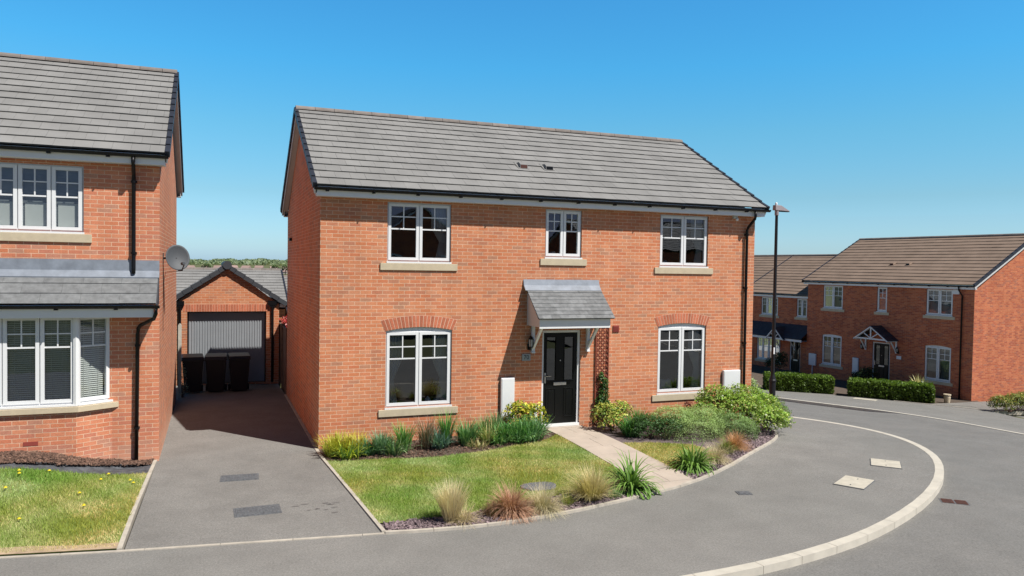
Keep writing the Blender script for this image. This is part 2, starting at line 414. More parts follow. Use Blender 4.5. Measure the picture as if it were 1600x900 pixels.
drape('front_garden', [(22.0, 30), (21.2, 16), (21.9, 12.75), (24.07, 11.3), (26.1, 8.15), (29.6, 8.3), (31.5, 16), (30.5, 30)], -.01, M['soil'], 1.0)
strip('drive_edging', [(25.4, 9.1), (26.9, 6.8), (27.3, 5.9), (28.6, 5.75), (36, 5.3)], .06, .02, M['edging'])
# garden surfaces
lawn_l = [(.02, -1.0), (.24, -4.72), (.88, -4.73), (1.46, -4.71), (2.19, -4.63), (3.1, -4.35), (3.87, -4.34), (4.45, -4.1), (4.88, -3.6), (4.88, -.66), (4.39, -1.09), (3.0, -1.47), (1.96, -1.52), (1.04, -1.26), (.24, -1.09)]
drape('lawn', lawn_l, .022, M['lawn'], .5)
lawn_s = [(5.87, -1.7), (6.5, -1.8), (7.25, -2.15), (7.35, -2.5), (6.85, -2.95), (6.35, -3.3), (5.78, -3.75)]
drape('lawn', lawn_s, .022, M['lawn'], .5)
lawn_n = [(-14, -3.0), (-14, -1.35), (-5.06, -1.34), (-4.2, -1.2), (-3.4, -.95), (-2.99, -.9), (-3.03, -2.7), (-3.08, -4.62), (-4.38, -4.40), (-12, -3.27)]
drape('lawn', lawn_n, .022, M['lawn'], .5)
drape('bare_soil', [(-12, -3.25), (-4.38, -4.40), (-3.08, -4.62), (-3.07, -4.40), (-3.6, -4.34), (-4.1, -4.20), (-4.6, -4.16), (-5.2, -4.02), (-6, -3.92), (-12, -3.0)], .032, plain('bare_sandy_soil', (.50, .37, .24), .95, var=.25, vs=9, bmp=.6, bs=50), .5)
drape('flower_bed', [(-.03, 0.0), (-.03, -.4), (.02, -1.0), (.24, -1.09), (1.04, -1.26), (1.96, -1.52), (3.0, -1.47), (4.39, -1.09), (4.88, -.66), (4.88, 0.0)], .006, M['soil'], .5)
drape('flower_bed', [(.24, -4.72), (.26, -5.09), (.66, -5.17), (1.64, -5.27), (2.91, -5.14), (4.45, -4.76), (4.92, -4.62), (4.88, -3.6), (4.45, -4.1), (3.87, -4.34), (3.1, -4.35), (2.19, -4.63), (1.46, -4.71), (.88, -4.73)], .008, M['slatebed'], .5)
drape('flower_bed', [(5.86, 0), (5.87, -1.7), (6.5, -1.8), (7.25, -2.15), (7.35, -2.5), (6.85, -2.95), (6.35, -3.3), (5.78, -3.75), (5.75, -4.36), (6.9, -3.75), (7.9, -3.1), (8.96, -2.38), (9.75, -1.73), (10.43, -1.0), (10.93, -.1), (11.13, 1.2), (11.18, 4), (11.08, 10), (10.47, 10), (10.47, 0)], .006, M['slatebed'], .5)
drape('mulch_strip', [(-14, -1.35), (-14, .3), (-2.9, .3), (-2.95, -.02), (-2.99, -.9), (-3.4, -.95), (-4.2, -1.2), (-5.06, -1.34)], .012, M['membrane'], .25, zf=lambda x, y: h(x, y)+.03*math.sin(x*7+y*5)*math.sin(y*9+x*2))

def path():
    mb = MB(); y = 0.0; k = 0
    rows = np.linspace(-.02, -4.25, 8)
    for j in range(7):
        ya, yb = rows[j], rows[j+1]
        xs = [4.88, 5.36, 5.86] if j % 2 == 0 else [4.88, 5.54, 5.86]
        for i in range(2):
            g = .004
            def z(x, yy): return h(x, yy)+.035
            x0, x1 = xs[i]+g*i, xs[i+1]-g*(1-i); a, b = ya-g/2, yb+g/2
            mb.add([(x0, b, z(x0, b)-.08), (x1, b, z(x1, b)-.08), (x1, a, z(x1, a)-.08), (x0, a, z(x0, a)-.08),
                    (x0, b, z(x0, b)), (x1, b, z(x1, b)), (x1, a, z(x1, a)), (x0, a, z(x0, a))],
                   [(0, 3, 2, 1), (4, 5, 6, 7), (0, 1, 5, 4), (1, 2, 6, 5), (2, 3, 7, 6), (3, 0, 4, 7)])
    pts = [(4.88, -4.405), (5.86, -4.405), (5.76, -4.33), (5.72, -4.36), (4.92, -4.63), (4.88, -4.63)]
    mb.prism([(x, y, .034-.06) for x, y in ((4.88, -4.256), (5.86, -4.256), (5.86, -4.31), (5.70, -4.385), (4.92, -4.64), (4.88, -4.64))], (0, 0, .066))
    o = mb.build('path', M['slab']); o['kind'] = 'structure'
path()

# ------------------------------------------------------------------ house parts
def wall_holes(mb, mp, u0, u1, z0, z1, ops, depth=.11):
    bx = {u0, u1}
    for (a, b, c, d, r) in ops:
        bx |= {a, b}
        if r: bx |= {a+(b-a)*k/12 for k in range(13)}
    bx = sorted(bx)
    def top(o, u):
        a, b, c, d, r = o; t = (u-a)/(b-a)*2-1
        return d+r*(1-t*t)
    for a, b in zip(bx[:-1], bx[1:]):
        if b-a < 1e-6: continue
        mid = (a+b)/2; hs = sorted([o for o in ops if o[0] < mid < o[1]], key=lambda o: o[2])
        ca = cb = z0
        for o in hs:
            mb.quad(mp(a, ca, 0), mp(b, cb, 0), mp(b, o[2], 0), mp(a, o[2], 0))
            ca, cb = top(o, a), top(o, b)
            mb.quad(mp(a, ca, 0), mp(b, cb, 0), mp(b, cb, depth), mp(a, ca, depth))
        mb.quad(mp(a, ca, 0), mp(b, cb, 0), mp(b, z1, 0), mp(a, z1, 0))
    for (a, b, c, d, r) in ops:
        mb.quad(mp(a, c, 0), mp(a, d, 0), mp(a, d, depth), mp(a, c, depth))
        mb.quad(mp(b, c, 0), mp(b, d, 0), mp(b, d, depth), mp(b, c, depth))
        mb.quad(mp(a, c, 0), mp(b, c, 0), mp(b, c, depth), mp(a, c, depth))

def window(parent, w, hh, loc, rz=0, lights=2, bars=(.20, .44), rise=0, sill=None, inside='room', widths=None, glass='glass', simple=False, curtain=None, lab=None, cill=True, vbars=True):
    mb = MB(); F = .05; y0, y1 = .045, .11
    mb.box(0, F, y0, y1, 0, hh); mb.box(w-F, w, y0, y1, 0, hh)
    mb.box(F, w-F, y0, y1, 0, F); mb.box(F, w-F, y0, y1, hh-F, hh)
    if rise:
        pts = [(w*k/14, y0+.004, hh+rise*(1-(2*k/14-1)**2)) for k in range(15)]
        for a, b in zip(pts[:-1], pts[1:]):
            mb.add([(a[0], a[1], hh+.0), (b[0], b[1], hh+.0), b, a, (a[0], .1, hh), (b[0], .1, hh), (b[0], .1, b[2]), (a[0], .1, a[2])], [(0, 1, 2, 3), (3, 2, 6, 7)])
        for a, b in zip(pts[:-1], pts[1:]):
            mb.add([(a[0], y0-.008, a[2]-.028), (b[0], y0-.008, b[2]-.028), (b[0], y0-.008, b[2]), (a[0], y0-.008, a[2]), (a[0], y0+.004, a[2]-.028), (b[0], y0+.004, b[2]-.028)], [(0, 1, 2, 3), (0, 4, 5, 1)])
    if cill: mb.box(-.012, w+.012, -.018, .1, -.034, -.001)
    widths = widths or [w/lights]*lights
    x = 0; sashes = []
    for i, lw in enumerate(widths):
        a, b = x+(.028 if i == 0 else .008), x+lw-(.028 if i == len(widths)-1 else .008)
        sashes.append((a, b)); x += lw
    S = .058; ys0, ys1 = .03, .1
    for i, (a, b) in enumerate(sashes):
        zb, zt = .026, hh-.026
        mb.box(a, a+S, ys0, ys1, zb, zt); mb.box(b-S, b, ys0, ys1, zb, zt)
        mb.box(a+S, b-S, ys0, ys1, zb, zb+S); mb.box(a+S, b-S, ys0, ys1, zt-S, zt)
        if i: mb.box(a-.012, a-.0005, .046, .1, .05, hh-.05)
    o = mb.build('window', M['white'], parent); o.location = loc; o.rotation_euler = (0, 0, rz)
    if lab: o['label'] = lab
    g = MB(); bb = MB(); gz0, gz1 = .026+S, hh-.026-S; gh_ = gz1-gz0
    for a, b in sashes:
        xa, xb = a+S, b-S
        g.quad((xa, .062, gz0), (xb, .062, gz0), (xb, .062, gz1), (xa, .062, gz1))
        if bars:
            bw = .011
            for k, fr in enumerate(bars):
                z = gz1-gh_*fr; bb.box(xa, xb, .048, .060, z-bw-(.003*k), z+bw+(.003*k))
            xm = (xa+xb)/2
            if vbars: bb.box(xm-bw, xm+bw, .0475, .0595, gz1-gh_*bars[-1]+bw, gz1)
    g.build('pane', M[glass], o)
    if bars: bb.build('glazing_bars', M['white'], o)
    if sill:
        e, t, pr = sill
        s2 = MB().box(-e, w+e, -pr, .05, -.036-t, -.036); s2.build('sill', M['stone'], o, bevel=.006)
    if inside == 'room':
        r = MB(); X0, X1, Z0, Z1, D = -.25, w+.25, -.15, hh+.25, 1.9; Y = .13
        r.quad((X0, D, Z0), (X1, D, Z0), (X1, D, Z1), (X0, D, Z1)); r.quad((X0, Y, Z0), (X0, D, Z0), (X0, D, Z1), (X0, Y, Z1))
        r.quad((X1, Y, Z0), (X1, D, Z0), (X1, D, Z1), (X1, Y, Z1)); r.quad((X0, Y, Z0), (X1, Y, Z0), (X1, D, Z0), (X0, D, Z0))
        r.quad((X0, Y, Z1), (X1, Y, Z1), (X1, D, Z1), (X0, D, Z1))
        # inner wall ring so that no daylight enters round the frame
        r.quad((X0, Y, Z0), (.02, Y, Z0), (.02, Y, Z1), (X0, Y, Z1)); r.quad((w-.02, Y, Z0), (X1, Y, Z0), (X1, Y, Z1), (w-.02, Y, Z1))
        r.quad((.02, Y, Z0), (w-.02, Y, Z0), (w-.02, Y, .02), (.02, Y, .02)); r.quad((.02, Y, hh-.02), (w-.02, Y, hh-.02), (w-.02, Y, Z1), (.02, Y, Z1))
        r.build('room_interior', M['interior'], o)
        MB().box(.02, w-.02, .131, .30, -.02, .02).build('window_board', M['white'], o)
    elif inside in ('blindbeige', 'blindgrey', 'blind'):
        q = MB(); n = int(hh/.05)
        for k in range(n):
            z = .02+k*(hh-.04)/n; q.box(.02, w-.02, .14, .16, z, z+(hh-.04)/n-.008)
        q.box(.01, w-.01, .165, .18, .01, hh-.01)
        q.build('blind', M[inside], o)
    elif inside == 'venetian':
        q = MB(); pitch = .036
        for i, (a, b) in enumerate(sashes):
            z = .07
            while z < hh-.05:
                q.add([(a+S-.015, .135, z-.012), (b-S+.015, .135, z-.012), (b-S+.015, .150, z+.013), (a+S-.015, .150, z+.013)], [(0, 1, 2, 3)]); z += pitch
            for t in (.22, .78):
                xx = a+S+(b-a-2*S)*t; q.box(xx-.003, xx+.003, .131, .134, .05, hh-.05)
        q.build('blind', M['blind'], o)
        r = MB(); r.box(.0, w, .5, .52, 0, hh); r.box(-.02, 0, .13, .52, 0, hh); r.box(w, w+.02, .13, .52, 0, hh)
        r.build('room_interior', M['interior'], o)
    if curtain:
        for side in curtain:
            q = MB(); cw = .27; n = 16
            for k in range(n):
                def P(k, z, s):
                    t = k/n; sp = 1.0 if z > hh*.5 else (.45+.55*abs(z-hh*.35)/(hh*.65))
                    xx = cw*t*sp*1.15; yy = .2+.022*math.sin(k*2.1)
                    return ((.07+xx) if side == 'L' else (w-.07-xx), yy-.035, z)
                zs = [0.03, hh*.2, hh*.35, hh*.6, hh-.03]
                for za, zb in zip(zs[:-1], zs[1:]): q.quad(P(k, za, 0), P(k+1, za, 0), P(k+1, zb, 0), P(k, zb, 0))
            q.build('curtain', M['curtain'], o, smooth=True)
    return o

def roof_slope(mb, x0, x1, ye, ze, yr, zr, gauge=.34, tw=.30, t=.03, var=.10):
    d = Vector((0, yr-ye, zr-ze)); Ls = d.length; d /= Ls; n = Vector((0, -d.z*(1 if yr > ye else -1), abs(d.y)))
    n = Vector((0, -(zr-ze)/Ls*(1 if yr > ye else -1), abs(yr-ye)/Ls))
    k = max(1, round(Ls/gauge)); g = Ls/k; base = Vector((0, ye, ze))
    mb.quad(Vector((x0, 0, 0))+base, Vector((x1, 0, 0))+base, Vector((x1, 0, 0))+base+d*Ls, Vector((x0, 0, 0))+base+d*Ls)
    for i in range(k):
        x = x0-(tw/2 if i % 2 else 0)
        ct = 1+random.uniform(-.02, .02)
        while x < x1-.01:
            a, b = max(x, x0)+.0015, min(x+tw, x1)-.0015; x += tw
            if b-a < .01: continue
            ti = ct*(1+random.uniform(-var, var)); dz = random.uniform(-.003, .003)
            s0, s1 = base+d*(i*g-.0), base+d*min((i+1)*g+.03, Ls)
            A, B = Vector((a, 0, 0)), Vector((b, 0, 0)); lo = n*(t+dz); up = n*.005
            mb.add([A+s0+lo, B+s0+lo, B+s1+up, A+s1+up, A+s0+n*.001, B+s0+n*.001, A+s1, B+s1], [(0, 1, 2, 3), (4, 0, 3, 6), (1, 5, 7, 2)], ti); mb.add([A+s0+lo, B+s0+lo, A+s0+n*.001, B+s0+n*.001], [(2, 3, 1, 0)], .45)  # riser face tinted dark: a painted shade line under each course

def gable_roof(parent, x0, x1, yf, zf, yb, zb, yr, zr, mat='tile', ridge='ridge', verge='verge', vents=(), gauge=.34, board=True, vl=True, vr=True, soffit=True):
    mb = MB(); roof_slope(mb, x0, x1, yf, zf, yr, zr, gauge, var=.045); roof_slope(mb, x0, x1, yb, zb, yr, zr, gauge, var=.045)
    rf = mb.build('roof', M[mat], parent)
    # ridge tiles
    q = MB(); x = x0; r = .115
    while x < x1-.02:
        e = min(x+.45, x1); t = random.uniform(.85, 1.15)
        prof = [(math.cos(a)*r, math.sin(a)*r*.85) for a in np.linspace(0, math.pi, 9)]
        zc = zr-.025
        vs = [(x+.004, yr+c, zc+s_) for c, s_ in prof]+[(e-.004, yr+c, zc+s_) for c, s_ in prof]
        q.add(vs, [(i, i+1, 10+i, 9+i) for i in range(8)]+[tuple(range(9)), tuple(range(9, 18))], t); x = e
    q.build('ridge_tiles', M[ridge], rf)
    # verge caps stepping with the courses
    for side, on in ((0, vl), (1, vr)):
        if not on: continue
        v = MB(); wb = MB(); so = MB(); xs = x0 if side == 0 else x1; sg = -1 if side == 0 else 1
        for (ye, ze) in ((yf, zf), (yb, zb)):
            d = Vector((0, yr-ye, zr-ze)); Ls = d.length; d /= Ls; n = Vector((0, -(zr-ze)/Ls*(1 if yr > ye else -1), abs(yr-ye)/Ls))
            k = round(Ls/gauge); g = Ls/k
            for i in range(k):
                a = Vector((0, ye, ze))+d*(i*g-.01); b = Vector((0, ye, ze))+d*((i+1)*g+.012)
                xa, xb = (xs-.03, xs+.05) if side == 0 else (xs-.05, xs+.03)
                vs = []
                for xx in (xa, xb):
                    vs += [Vector((xx, 0, 0))+a+n*.052, Vector((xx, 0, 0))+b+n*.026, Vector((xx, 0, 0))+b-n*.075, Vector((xx, 0, 0))+a-n*.065]
                v.add(vs, [(0, 1, 2, 3), (7, 6, 5, 4), (0, 4, 5, 1), (3, 2, 6, 7), (0, 3, 7, 4), (1, 5, 6, 2)])
            if board:
                # bargeboard and sloping soffit
                xo = xs-sg*.012; xi = xo-sg*.02
                a = Vector((0, ye, ze)); b = Vector((0, yr, zr))
                for arr, w0, w1, X0, X1 in ((wb, .03, .19, xo, xi), (so, .165, .18, xi, xs-sg*.16)):
                    vs = []
                    for xx in (X0, X1): vs += [Vector((xx, 0, 0))+a-n*w0, Vector((xx, 0, 0))+b-Vector((0, 0, w0/n.z)), Vector((xx, 0, 0))+b-Vector((0, 0, w1/n.z)), Vector((xx, 0, 0))+a-n*w1]
                    arr.add(vs, [(0, 1, 2, 3), (7, 6, 5, 4), (0, 4, 5, 1), (3, 2, 6, 7), (0, 3, 7, 4), (1, 5, 6, 2)])
        v.build('verge_caps', M[verge], rf)
        if board: wb.build('bargeboard', M['offwhite'], parent); so.build('verge_soffit', M['offwhite'], parent)
    for (vx, vs_) in vents:
        t = vs_; y = yf+(yr-yf)*t; z = zf+(zr-zf)*t; sl = (zr-zf)/(yr-yf)
        m = MB(); w, l = .2, .26
        P = lambda dx, dy, up: (vx+dx, y+dy, z+dy*sl+up)
        m.add([P(0, 0, .02), P(w, 0, .02), P(w, l, .03), P(0, l, .03), P(.01, 0, .12), P(w-.01, 0, .12), P(w-.03, l*.6, .10), P(.03, l*.6, .10)], [(4, 5, 6, 7), (0, 4, 7, 3), (1, 2, 6, 5), (7, 6, 2, 3), (0, 1, 5, 4)])
        m.add([P(-.04, -.02, .034), P(w+.04, -.02, .034), P(w+.04, l+.05, .036), P(-.04, l+.05, .036)], [(0, 1, 2, 3)])
        ve = m.build('roof_vent', M[mat], rf)
        gm = MB(); gm.box(vx+.02, vx+w-.02, y-.006, y-.002, z+.035, z+.11); gm.build('grille', M['ventdark'] if vx < vents[0][0]+.1 else M['black'], ve)
    return rf

def gutter(parent, x0, x1, y, z, r=.055, brackets=True, outlet=None):
    mb = MB(); n = 7; pr = [(y+math.cos(a)*r, z+math.sin(a)*r) for a in np.linspace(math.pi, 2*math.pi, n)]
    pr2 = [(y+math.cos(a)*(r-.006), z+math.sin(a)*(r-.006)) for a in np.linspace(2*math.pi, math.pi, n)]
    pp = pr+pr2
    mb.prism([(x0, a, b) for a, b in pp], (x1-x0, 0, 0))
    for xx in (x0, x1-.012): mb.prism([(xx, a, b) for a, b in pr], (.012, 0, 0))
    g = mb.build('gutter', M['black'], parent, smooth=False)
    if brackets:
        x = x0+.25
        while x < x1-.1:
            b = MB(); b.box(x-.012, x+.012, y-r-.006, y+r+.02, z-r*.9, z-r*.55); b.box(x-.03, x+.03, y-.01, y+r+.012, z-r-.02, z-r*.56); x += .9
            b.build('gutter_bracket', M['black'], g)
    return g
def downpipe(parent, pts, r=.034, br=()):
    o = MB().tube(pts, r, 12).build('downpipe', M['black'], parent, smooth=True)
    if br:
        for (x, y, z) in br:
            b = MB(); b.tube([(x, y, z-.02), (x, y, z+.02)], r+.012, 12); b.box(x-.05, x+.05, y+.02, y+.055, z-.02, z+.02)
            b.build('pipe_bracket', M['black'], o)
    return o
def eaves(parent, x0, x1, yw, side, zs=4.993, zt=5.185, of=.232, cut=True):
    """fascia + soffit box, side -1 = front"""
    s = side; f = MB(); f.box(x0, x1, min(yw+s*of, yw+s*(of-.02)), max(yw+s*of, yw+s*(of-.02)), zs, zt); f.build('fascia', M['white'], parent, bevel=.003)
    q = MB(); q.box(x0+.002, x1-.002, min(yw, yw+s*(of-.02)), max(yw, yw+s*(of-.02)), zs+.002, zs+.014)
    for xx in (x0+.001, x1-.013): q.prism([(xx, yw, zs+.015), (xx, yw+s*(of-.021), zs+.015), (xx, yw+s*(of-.021), zt-.01), (xx, yw, zt+.12)], (.012, 0, 0))
    q.build('soffit', M['offwhite'], parent)

def arch_bricks(parent, x0, x1, z, rise, hgt=.215, y=-.006, fan=.09):
    mb = MB(); W = x1-x0; n = round((W+.1)/.076); mm = MB()
    for k in range(n):
        ta, tb = (k+.11)/n, (k+.89)/n
        def P(t, up):
            u = t*2-1; xb = x0-.0+W*t; zb = z+rise*(1-u*u)
            ext = fan*u; return (xb+ext*(up), y, zb+up*(hgt+.02*(1-u*u)))
        a, b, c, d = P(ta, 0.02), P(tb, 0.02), P(tb, 1), P(ta, 1)
        mb.prism([a, b, c, d], (0, .02, 0), random.uniform(.75, 1.2))
        e = .002
        m0, m1, m2, m3 = P(k/n, 0), P((k+1)/n, 0), P((k+1)/n, 1.03), P(k/n, 1.03)
        mm.quad(*[(p[0], y+.004, p[2]) for p in (m0, m1, m2, m3)])
    o = mb.build('brick_arch', M['arch'], parent); mm.build('mortar_joint', M['mortar'], o)

def digits(parent, text, size, loc, mat):
    cu = bpy.data.curves.new('numerals', 'FONT'); cu.body = text; cu.size = size; cu.extrude = .002; cu.align_x = 'CENTER'; cu.align_y = 'CENTER'
    to = bpy.data.objects.new('numerals', cu); COL.objects.link(to)
    dg = bpy.context.evaluated_depsgraph_get(); me = bpy.data.meshes.new_from_object(to.evaluated_get(dg)); me.materials.clear(); me.materials.append(mat)
    bpy.data.objects.remove(to)
    o = bpy.data.objects.new('numerals', me); COL.objects.link(o); o.parent = parent; o.location = loc; o.rotation_euler = (math.pi/2, 0, 0)
    return o

def front_door(parent, x0, x1, z0, z1, y=.07, hinge='R', far=False):
    fr = MB(); F = .055
    fr.box(x0, x0+F, y-.03, y+.04, z0, z1); fr.box(x1-F, x1, y-.03, y+.04, z0, z1); fr.box(x0+F, x1-F, y-.03, y+.04, z1-F, z1); fr.box(x0-.01, x1+.01, y-.07, y+.04, z0-.03, z0+.03)
    fr.build('door_frame', M['white'], parent, bevel=.003)
    a, b, c, d = x0+F+.004, x1-F-.004, z0+.034, z1-F-.004; W = b-a
    ga = [(a+W*.10, a+W*.10+W*.27), (b-W*.10-W*.27, b-W*.10)]
    gz0, gz1 = c+(d-c)*.475, d-.10
    m = MB()
    # door leaf round the two glazed panels
    xs = [a, ga[0][0], ga[0][1], ga[1][0], ga[1][1], b]
    m.box(xs[0], xs[1], y, y+.04, c, d); m.box(xs[2], xs[3], y, y+.04, c, d); m.box(xs[4], xs[5], y, y+.04, c, d)
    for g in ga: m.box(g[0], g[1], y, y+.04, c, gz0); m.box(g[0], g[1], y, y+.04, gz1, d)
    for g in ga:   # raised mouldings
        t = .02
        for (p0, p1, q0, q1) in ((g[0]-t, g[1]+t, gz0-t, gz1+t), (g[0]-t*.5, g[1]+t*.5, c+.14, gz0-.17)):
            m.box(p0, p0+t, y-.012, y, q0, q1); m.box(p1-t, p1, y-.012, y, q0, q1); m.box(p0+t, p1-t, y-.012, y, q0, q0+t); m.box(p0+t, p1-t, y-.012, y, q1-t, q1)
        m.box(g[0]+.05, g[1]-.05, y-.008, y-.0005, c+.20, gz0-.23)
    dr = m.build('door', M['blackpaint'], parent, bevel=.002)
    for g in ga: MB().quad((g[0], y+.02, gz0), (g[1], y+.02, gz0), (g[1], y+.02, gz1), (g[0], y+.02, gz1)).build('pane', M['glass_d'], dr)
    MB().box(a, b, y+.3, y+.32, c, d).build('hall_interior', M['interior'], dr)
    mid = (a+b)/2; zl = gz0-.075
    MB().box(mid-.155, mid+.155, y-.018, y-.001, zl-.035, zl+.035).build('letterbox', M['steel'], dr, bevel=.004)
    hx = a+.05 if hinge == 'R' else b-.05; sg = 1 if hinge == 'R' else -1
    hd = MB(); hd.box(hx-.018, hx+.018, y-.012, y-.001, zl+.02, zl+.25); hd.tube([(hx, y-.01, zl+.18), (hx, y-.055, zl+.18), (hx+sg*.12, y-.055, zl+.18)], .011, 8); hd.build('handle', M['steel'], dr)
    MB().tube([(mid, y-.016, zl+.52), (mid, y-.001, zl+.52)], .014, 10).build('spyhole', M['steel'], dr)

def meter_box(parent, x0, x1, z0, z1, pipe=True, zg=0):
    o = MB().box(x0, x1, -.075, -.001, z0, z1).build('meter_box', M['white'], parent, bevel=.012)
    MB().box(x0+.022, x1-.022, -.081, -.0755, z0+.022, z1-.022).build('cover', M['white'], o, bevel=.003)
    if pipe: MB().tube([((x0+x1)/2-.0, -.04, z0+.01), ((x0+x1)/2, -.04, zg-.02)], .022, 10).build('conduit', M['white'], o, smooth=True)

def lantern(parent, x, z):
    m = MB(); m.box(x-.03, x+.03, -.03, -.001, z-.03, z+.10); m.tube([(x, -.02, z+.02), (x, -.09, z-.02), (x, -.12, z+.02)], .009, 8)
    m.lathe([(.0, .0), (.03, .005), (.05, .03)], (x, -.13, z+.02), 6); m.lathe([(.062, .19), (.055, .21), (.03, .25), (.012, .27), (.0, .30)], (x, -.13, z+.02), 6)
    for k in range(6):
        a = k*math.pi/3; m.beam((x+.05*math.cos(a), -.13+.05*math.sin(a), z+.05), (x+.058*math.cos(a), -.13+.058*math.sin(a), z+.21), .007, .007)
    o = m.build('wall_lantern', M['black'], parent)
    g = MB(); g.lathe([(.043, .035), (.052, .19)], (x, -.13, z+.02), 6); g.build('lamp_glass', M['lampglass'], o)

def walls(parent, W, D, ze, zr, ops, mat, zg=-.5, back_wall=True, half=None, rec=None):
    mb = MB(); mp = lambda u, z, d: (u, d, z)
    wall_holes(mb, mp, 0, W, zg, ze, ops)
    yr = half or D/2
    for x in (0, W): mb.poly([(x, 0, zg), (x, D, zg), (x, D, ze), (x, yr, zr), (x, 0, ze)])
    mb.quad((0, D, zg), (W, D, zg), (W, D, ze), (0, D, ze))
    mb.quad((0, .12, ze-.03), (W, .12, ze-.03), (W, D, ze-.03), (0, D, ze-.03))
    return mb.build('wall', mat, parent, recalc=False)

# ================================================================== main house
W, D = 10.463, 7.05
house = tag(empty('detached_house', (0, 0, 0)), 'orange brick detached house with grey roof, black front door and number 70 plaque', 'house')
ops = [(1.327, 2.675, 3.753, 4.957, 0), (4.829, 5.720, 3.905, 4.957, 0), (7.755, 9.098, 3.753, 4.957, 0),
       (1.32, 2.724, .758, 2.324, .075), (7.755, 9.098, .758, 2.324, .075), (4.797, 5.738, .13, 2.286, 0)]
walls(house, W, D, 5.0, 7.27, ops, M['brick'])
gable_roof(house, -.155, W+.155, -.285, 5.195, D+.285, 5.195, D/2, 7.36, vents=((4.60, .335), (5.25, .335)))
eaves(house, -.10, W+.10, 0, -1); eaves(house, -.10, W+.10, D, 1)
gutter(house, -.16, W+.19, -.30, 5.155)
gutter(house, -.16, W+.16, D+.30, 5.155, brackets=False)
downpipe(house, [(10.235, -.30, 5.10), (10.235, -.30, 4.98), (10.235, -.28, 4.93), (10.19, -.09, 4.72), (10.185, -.06, 4.66), (10.185, -.06, 3.7), (10.19, -.06, 2.2), (10.20, -.06, -.2)], br=[(10.185, -.06, 4.55), (10.185, -.06, 3.25), (10.19, -.06, 1.9)])
SL = (.14, .145, .032)
window(house, 1.348, 1.204, (1.327, 0, 3.753), sill=SL, curtain='R', lab='upper left window with two lights')
window(house, .891, 1.052, (4.829, 0, 3.905), sill=(.12, .145, .032), lab='narrow upper middle window')
window(house, 1.343, 1.204, (7.755, 0, 3.753), sill=SL, curtain='R', lab='upper right window')
window(house, 1.404, 1.566, (1.32, 0, .758), bars=(.175, .35), rise=.075, sill=SL, curtain='LR', lab='arched lower window with plants on its board')
window(house, 1.343, 1.566, (7.755, 0, .758), bars=(.175, .35), rise=.075, sill=SL, curtain='R', lab='arched lower window right of the door')
arch_bricks(house, 1.30, 2.744, 2.325, .077); arch_bricks(house, 7.735, 9.118, 2.325, .077)
front_door(house, 4.797, 5.738, .165, 2.286)
MB().box(4.75, 5.79, -.10, .02, .02, .132).build('door_step', M['slab'], house)
# porch canopy
cx0, cx1 = 4.42, 6.10; pj = .68
can = MB()
def slope_slates(mb, x0, x1, yt, zt, yb, zb, n, tw=.2, t=.012):
    d = Vector((0, yb-yt, zb-zt)); Ls = d.length; d /= Ls; nn = Vector((0, -d.z*-1 if False else d.z, -d.y)); nn = Vector((0, -abs(d.z), abs(d.y)))
    for i in range(n):
        s0 = Vector((0, yt, zt))+d*(Ls*i/n-.01); s1 = Vector((0, yt, zt))+d*(Ls*(i+1)/n); x = x0-(tw/2 if i % 2 else 0)
        while x < x1-.01:
            a, b = max(x, x0)+.001, min(x+tw, x1)-.001; x += tw
            if b-a < .01: continue
            k = random.uniform(-.002, .002)
            mb.add([Vector((a, 0, 0))+s0+nn*.002, Vector((b, 0, 0))+s0+nn*.002, Vector((b, 0, 0))+s1+nn*(t+k), Vector((a, 0, 0))+s1+nn*(t+k), Vector((a, 0, 0))+s1-nn*.004, Vector((b, 0, 0))+s1-nn*.004], [(0, 3, 2, 1), (3, 4, 5, 2)], random.uniform(.82, 1.18))
slope_slates(can, cx0-.06, cx1+.06, -.10, 3.20, -.80, 2.60, 8)
can.quad((cx0-.06, -.10, 3.19), (cx1+.06, -.10, 3.19), (cx1+.06, -.79, 2.585), (cx0-.06, -.79, 2.585))
cn = can.build('porch_canopy', M['slate'], house, recalc=False)
fl = MB(); fl.prism([(cx0-.10, -.004, 3.40), (cx0-.10, -.012, 3.41), (cx0-.10, -.05, 3.285), (cx0-.10, -.15, 3.175), (cx0-.10, -.13, 3.165), (cx0-.10, -.004, 3.27)], (cx1-cx0+.16, 0, 0)); fl.build('lead_flashing', M['lead'], cn)
for x in (cx0, cx1-.02):
    ck = MB(); ck.prism([(x, -.002, 3.10), (x, -.10, 3.13), (x, -pj+.002, 2.58), (x, -pj+.002, 2.415), (x, -.30, 2.41), (x, -.002, 2.41)], (.02, 0, 0)); ck.build('canopy_cheek', M['offwhite'], cn)
MB().box(cx0, cx1, -pj-.02, -pj, 2.385, 2.60).build('canopy_fascia', M['white'], cn, bevel=.003)
MB().box(cx0+.021, cx1-.021, -pj, -.003, 2.415, 2.43).build('canopy_soffit', M['offwhite'], cn)
for x in (4.56, 5.90):
    b = MB(); b.box(x-.035, x+.035, -.07, -.002, 1.83, 2.412); b.beam((x, -.06, 1.92), (x, -.50, 2.40), .055, .06); b.box(x-.04, x+.04, -.085, -.001, 1.80, 1.83)
    b.build('canopy_bracket', M['white'], cn, bevel=.003)
lantern(house, 4.47, 1.90)
pl = MB().box(4.315, 4.515, -.02, -.002, 1.63, 1.78).build('number_plaque', M['plaque'], house, bevel=.004)
digits(pl, '70', .13, (4.415, -.022, 1.707), M['ink'])
meter_box(house, 3.82, 4.13, .40, 1.28, zg=.08); meter_box(house, 9.585, 10.075, .62, 1.245, zg=0)
ob = MB().box(4.545, 4.715, -.09, -.002, .55, .655); o = ob.build('outlet_box', M['white'], house, bevel=.006)
